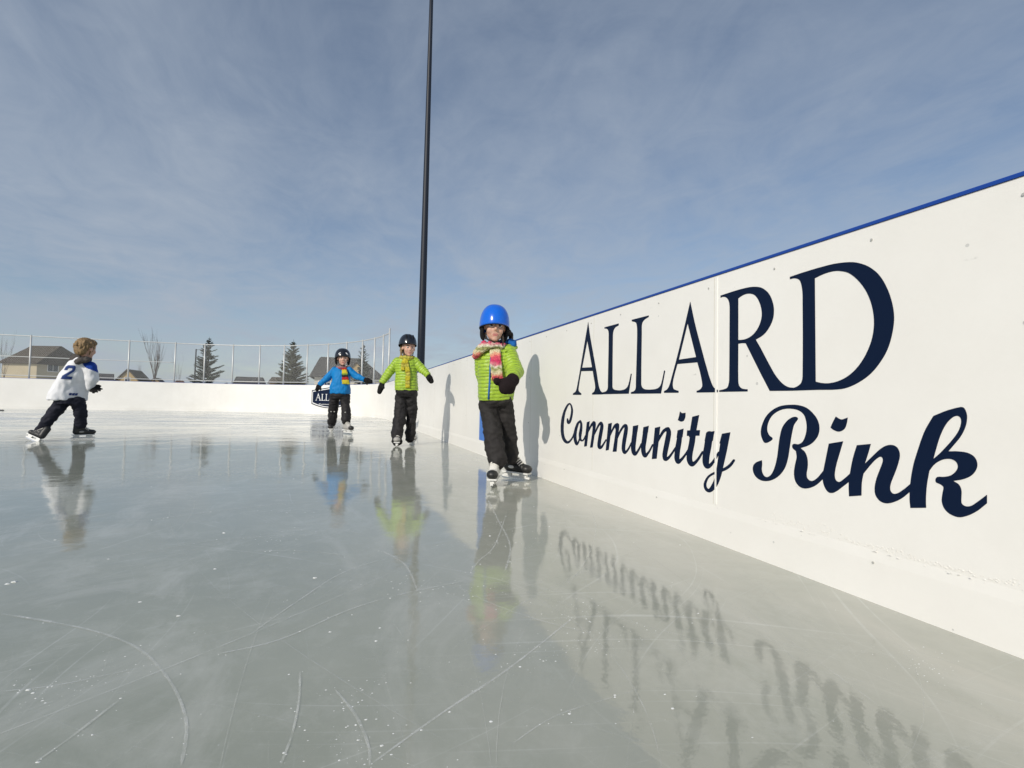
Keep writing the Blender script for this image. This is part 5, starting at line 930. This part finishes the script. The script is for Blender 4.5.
# ---- child in the blue jacket, farthest of the three
k = 0.01753; base = (0.0928, 9.4634, 0.0000); FA = V(*(0.0098, 1.0000, 0.0000))
fw3 = (-FA+RV*.05).normalized(); bR = (RV+FA*.06).normalized(); bF = UP.cross(bR)
h3 = Head((0.1160, 9.3728, 1.3024), 14.6*k, fw3-UP*.05, UP+RV*.0)
LS, LE, LW = (0.2306, 9.3715, 1.0985), (0.3467, 9.3046, 1.0032), (0.4630, 9.2460, 0.9473)
RS, RE, RW_ = (-0.0194, 9.4585, 1.0932), (-0.1390, 9.4857, 0.9531), (-0.2429, 9.5060, 0.8541)
HL, KL, AL = (0.0062, 9.4675, 0.6467), (-0.0188, 9.5467, 0.3820), (-0.0284, 9.6192, 0.1498)
HR, KR, AR = (0.1718, 9.4099, 0.6503), (0.1913, 9.3425, 0.4066), (0.2165, 9.2723, 0.1840)
B = Blob(); h3.into(B, (0.1074, 9.4333, 1.1233), 2.3*k)
B.loft([((0.0890, 9.4387, 0.6485), 8*k, .10, bR, bF), ((0.0984, 9.4263, 0.8766), 7*k, .09, bR, bF), ((0.1006, 9.4178, 1.0694), 7*k, .09, bR, bF), ((0.1066, 9.4326, 1.1497), 3.4*k, .06, bR, bF)])
B.chain([LS, LE, LW], [2.5*k, 2.1*k, 1.6*k]); B.chain([RS, RE, RW_], [2.5*k, 2.1*k, 1.6*k]); hand(B, LW, (0.5993, 9.1999, 0.9118), 1.9*k, -FA); hand(B, RW_, (-0.2969, 9.5193, 0.7446), 1.9*k, -FA)
B.chain([HL, KL, AL], [3.5*k, 2.6*k, 2*k]); B.chain([HR, KR, AR], [3.5*k, 2.6*k, 2*k])
kid3 = body_root(B, h3, base, .009, 'small child in bright blue jacket with striped scarf skating before the shield sign')
B = Blob()
B.loft([((0.0912, 9.4365, 0.6836), 9.8*k, .15, bR, bF), ((0.0901, 9.4334, 0.7712), 10*k, .155, bR, bF), ((0.0973, 9.4253, 0.9116), 8.6*k, .14, bR, bF), ((0.1031, 9.4180, 1.0432), 8.4*k, .13, bR, bF), ((0.1042, 9.4148, 1.1133), 7.2*k, .11, bR, bF), ((0.1060, 9.4221, 1.1666), 4*k, .08, bR, bF)])
B.chain([LS, LE, LW], [3.7*k, 3.4*k, 2.6*k]); B.chain([RS, RE, RW_], [3.7*k, 3.5*k, 2.7*k]); me = B.mesh(.010, 3); folds(me, .012); j3 = caster(me)
ob = link('jacket', me, BLUEJ, kid3, base, True)
B = Blob(); B.loft([((0.0901, 9.4355, 0.7186), 9.0*k, .13, bR, bF), ((0.0923, 9.4376, 0.6486), 9.4*k, .14, bR, bF), ((0.0939, 9.4391, 0.5960), 8.4*k, .12, bR, bF)])
B.chain([HL, (-0.0093, 9.5085, 0.5059), KL, (-0.0306, 9.5971, 0.2215), (-0.0309, 9.6090, 0.1768)], [5.2*k, 5.0*k, 4.8*k, 4.7*k, 4.4*k]); B.chain([HR, (0.1789, 9.3829, 0.5104), KR, (0.1981, 9.2957, 0.2606), (0.2058, 9.2847, 0.2179)], [5.2*k, 4.9*k, 4.6*k, 4.6*k, 4.3*k])
me = B.mesh(.011, 3); folds(me, .015, (10,10,14)); pj = caster(me); pn = link('snow_pants', me, BLACKP, kid3, base, True)
for x_, y_ in ((331.2, 411.8), (334.4, 411.8), (345.2, 412)):
    mb = MB(); q = conform(pj, Vector((0.0978, 9.4469, 0.3682))+RV*(x_-340)*k-UP*(y_-412)*k, FA, .004); mb.tube([q-RV*.6*k, q, q+RV*.6*k], [.4*k, .7*k, .4*k], 6); mb.build('reflective_print', REFL, pn, base, True)
mitten(kid3, base, LW, (0.6070, 9.1872, 0.9064), 2.5*k, (0.5243, 9.1872, 0.8654), BLACKM); mitten(kid3, base, RW_, (-0.3029, 9.5119, 0.7356), 2.5*k, (-0.2350, 9.4477, 0.7537), BLACKM)
helmet(kid3, base, (0.1122, 9.4032, 1.3326), h3, 7.6*k, .15, 8.8*k, BLACKH, PAD, front=88, side=102, back=118, stripe=mat('white_helmet_stripe', (.7,.72,.75), .3))
KNIT3 = bands('striped_knit', [(0,(.60,.50,.04)),(.24,(.62,.52,.05)),(.30,(.42,.03,.03)),(.52,(.45,.03,.03)),(.58,(.02,.02,.03)),(.74,(.03,.04,.03)),(.80,(.16,.30,.05)),(1,(.60,.50,.04))], 5.6, 'Z', fuzz=.03)
B = Blob(); cN = Vector((0.1131, 9.4004, 1.1427))
B.chain([cN+bR*math.cos(a)*4.0*k+bF*math.sin(a)*.09+UP*.008*math.sin(a) for a in [2*PI*i/12 for i in range(13)]], [1.7*k]*13); me = B.mesh(.009, 3); folds(me, .009, (26,26,26)); sc3 = link('scarf', me, bands('plum_knit', [(0,(.30,.06,.10)),(.5,(.42,.25,.22)),(1,(.30,.06,.10))], 14, 'Z'), kid3, base, True)
rings = [(conform(j3, Vector((0.1398, 9.4013, 1.1404))+RV*(i*.42)*k-UP*(i*2.75)*k, FA, .02), (2.4+.28*i)*k, .018, bR, bF) for i in range(7)]
B = Blob(); B.loft(rings[::-1], e=3); me = B.mesh(.009, 2); folds(me, .008, (20,20,20)); link('scarf_end', me, KNIT3, sc3, base, True)
skate(kid3, base, (-0.0323, 9.6667, 0.0000), -FA-RV*.15, UP, 1.15, BOOTG, BOOTB); skate(kid3, base, (0.2279, 9.2393, 0.0000), -FA*.8+RV*.6, UP, 1.15, BOOTG, BOOTB)

# ---- boy in the hockey jersey, pushing off towards the far end
k = 0.01264; base = (-3.2616, 7.9867, 0.0000); FA = V(*(-0.3781, 0.9258, 0.0000))
RB = V(*(0.9258, 0.3781, 0.0000))                                       # sideways across his view
fw4 = (RB*.80+FA*.60).normalized(); lean = (UP+RB*.42).normalized(); bR = (RB*.92+FA*.25).normalized(); bF = UP.cross(bR)
h4 = Head((-2.9887, 7.8614, 1.1666), 20.0*k, fw4-UP*.12, UP+RB*.10)
RS, RE, RW_ = (-2.9462, 7.8726, 0.9277), (-2.9345, 7.8984, 0.7956), (-2.9538, 7.9336, 0.6938)
LS, LE, LW = (-3.1676, 8.0130, 0.9332), (-3.1332, 8.1052, 0.7709), (-3.0534, 8.1319, 0.6697)
HL, KL, AL = (-3.2413, 7.9597, 0.4960), (-3.3453, 7.9254, 0.2940), (-3.4363, 7.9104, 0.1202)
HR, KR, AR = (-3.0863, 7.9461, 0.4992), (-3.0638, 7.9844, 0.3589), (-3.0836, 8.0546, 0.1895)
B = Blob(); h4.into(B, (-3.0415, 7.8936, 1.0203), 3.4*k)
B.loft([((-3.1651, 7.9492, 0.4976), 11*k, .10, bR, bF), ((-3.1381, 7.9413, 0.6630), 10*k, .09, bR, bF), ((-3.0722, 7.9108, 0.8547), 9*k, .09, bR, bF), ((-3.0407, 7.8943, 0.9950), 5*k, .06, bR, bF)])
B.chain([LS, LE, LW], [3.4*k, 2.8*k, 2.2*k]); B.chain([RS, RE, RW_], [3.4*k, 2.8*k, 2.2*k]); hand(B, RW_, (-2.8735, 7.9087, 0.6316), 1.8*k, -FA+UP*.4); hand(B, LW, (-2.9975, 8.1318, 0.6253), 1.8*k, UP)
B.chain([HL, KL, AL], [5.4*k, 3.8*k, 2.8*k]); B.chain([HR, KR, AR], [5.4*k, 3.8*k, 2.8*k])
boy = body_root(B, h4, base, .008, 'bare headed boy in white jersey numbered 2 pushing off toward the far boards')
B = Blob()
B.loft([((-3.1978, 7.9600, 0.5095), 15.2*k, .135, bR, bF), ((-3.1863, 7.9525, 0.5985), 15.2*k, .14, bR, bF), ((-3.1576, 7.9460, 0.7134), 13.6*k, .14, bR, bF), ((-3.1133, 7.9261, 0.8285), 12.2*k, .135, bR, bF), ((-3.0804, 7.9109, 0.9244), 11.2*k, .12, bR, bF), ((-3.0527, 7.8985, 0.9947), 9.0*k, .10, bR, bF), ((-3.0423, 7.8929, 1.0457), 5.6*k, .08, bR, bF)])
B.chain([RS, RE, RW_], [6.4*k, 6.6*k, 4.6*k]); B.chain([LS, LE, LW], [6*k, 5.6*k, 4*k]); me = B.mesh(.009, 3); folds(me, .015, (9,9,6)); j4 = caster(me)
jr = link('jersey', me, [JERSEY, YOKE], boy, base, True); sh = Vector((-2.9268, 7.8552, 0.9911))-Vector(base)
for p in me.polygons:
    d = p.center-sh; rx_ = d.dot(RB)/k; uz = d.z/k
    if uz > -7.5-.45*rx_ and rx_ > -7.5-.5*uz: p.material_index = 1
o_, ux, vx = Vector((-3.2900, 7.9894, 0.7702)), Vector((-3.1605, 7.9448, 0.7666))-Vector((-3.2900, 7.9894, 0.7702)), Vector((-3.2320, 7.9624, 0.9452))-Vector((-3.2900, 7.9894, 0.7702))
TWO = [(0,0),(1,0),(1,.2),(.42,.2),(.94,.56),(1,.7),(.95,.9),(.8,1),(.2,1),(.05,.9),(0,.76),(0,.64),(.27,.64),(.3,.77),(.38,.80),(.62,.80),(.70,.76),(.70,.66),(.05,.24)]
def on_jersey(polys, name, m, off):
    me_ = face_verts(polys, lambda u, v: o_+ux*u+vx*v, (0,0,0), .0001); bm = bmesh.new(); bm.from_mesh(me_)
    bmesh.ops.remove_doubles(bm, verts=bm.verts, dist=1e-5)
    bmesh.ops.triangulate(bm, faces=bm.faces); bmesh.ops.subdivide_edges(bm, edges=bm.edges, cuts=3, use_grid_fill=True)
    for v in bm.verts: v.co = conform(j4, v.co, FA, off)
    bm.to_mesh(me_); bm.free(); return link(name, me_, m, jr, base)
on_jersey([TWO], 'number', NUMB, .006)
on_jersey([[(u+a, v+b_) for u, v in ((0,0),(.24,0),(.24,.17),(0,.17))] for a, b_ in ((1.28,-1.12),(1.56,-1.12),(1.84,-1.12))], 'hem_patch', NUMB, .006)
B = Blob(); B.chain([(-3.1559, 7.9272, 0.9666), (-3.0968, 7.8881, 1.0300), (-3.0321, 7.8643, 1.0617), (-2.9897, 7.8907, 1.0544)], [4.0*k, 5.2*k, 5.2*k, 3.8*k]); B.chain([(-3.1241, 7.8601, 0.9636), (-3.0297, 7.7854, 0.9941), (-2.9500, 7.7885, 1.0232)], [2.4*k, 3.4*k, 2.8*k]); B.chain([(-3.1021, 7.9364, 1.0781), (-3.0304, 7.9694, 1.0651), (-2.9863, 7.9391, 1.0391)], [3*k,3*k,2.4*k]); me = B.mesh(.008, 3); folds(me, .012, (22,22,22)); link('hood', me, HOODG, boy, base, True)
B = Blob(); c4 = h4.p(0,-.09,.17); B.ell(c4, (.375*h4.H, .43*h4.H, .365*h4.H), h4.R, h4.F, h4.U); B.ell(h4.p(0,-.27,-.10), (.34*h4.H, .22*h4.H, .30*h4.H), h4.R, h4.F, h4.U); B.ell(h4.p(0,.16,.30), (.30*h4.H,.24*h4.H,.20*h4.H), h4.R, h4.F, h4.U)
rnd = random.Random(8)
for i in range(46):
    a = rnd.random()*2*PI; z_ = .42-.62*rnd.random(); rr_ = math.sqrt(max(.05, 1-((z_-.17)/.40)**2)); x_, y_ = .38*rr_*math.cos(a), -.09+.43*rr_*math.sin(a)
    if y_ > .12 and z_ < .22: continue
    B.cap(h4.p(x_, y_, z_), .055*h4.H, h4.p(x_*1.03, y_*1.02-.02, z_-.17), .028*h4.H)
me = B.mesh(.0055, 2); folds(me, .005, (90,90,22)); link('hair', me, HAIRB, boy, base, True)
B = Blob(); B.loft([((-3.1783, 7.9522, 0.5353), 11.5*k, .125, bR, bF), ((-3.1699, 7.9524, 0.4595), 11.8*k, .125, bR, bF)]); B.chain([HL, (-3.2906, 7.9414, 0.3945), KL, (-3.3975, 7.9168, 0.1944), (-3.4296, 7.9075, 0.1328)], [6.8*k, 6.4*k, 5.7*k, 5.0*k, 4.6*k]); B.chain([HR, KR, (-3.0713, 8.0235, 0.2552), (-3.0768, 8.0437, 0.2029)], [6.8*k, 5.8*k, 5.4*k, 5.0*k])
me = B.mesh(.010, 3); folds(me, .013, (12,12,16)); link('track_pants', me, NAVYP, boy, base, True)
for w_, t_, pn_ in ((RW_, (-2.8427, 7.8990, 0.6130), -FA+UP*.4), (LW, (-2.9723, 8.1243, 0.6061), UP)):
    B = Blob(); hand(B, w_, t_, 4.3*k, pn_); B.cap(Vector(w_)-(Vector(t_)-Vector(w_))*.2, 3.0*k, Vector(w_)+(Vector(t_)-Vector(w_))*.15, 2.7*k); link('glove', B.mesh(.006, 2), BLACKM, boy, base, True)
skate(boy, base, (-3.0917, 8.1327, 0.0000), RB*.97+FA*.25, UP, 1.02, BOOTB, BOOTB, BOOTG)
skate(boy, base, (-3.4691, 7.8362, 0.0000), -RB*.62+FA*.40-UP*.3, UP*.84+RB*.50+FA*.05, .95, BOOTB, BOOTB)
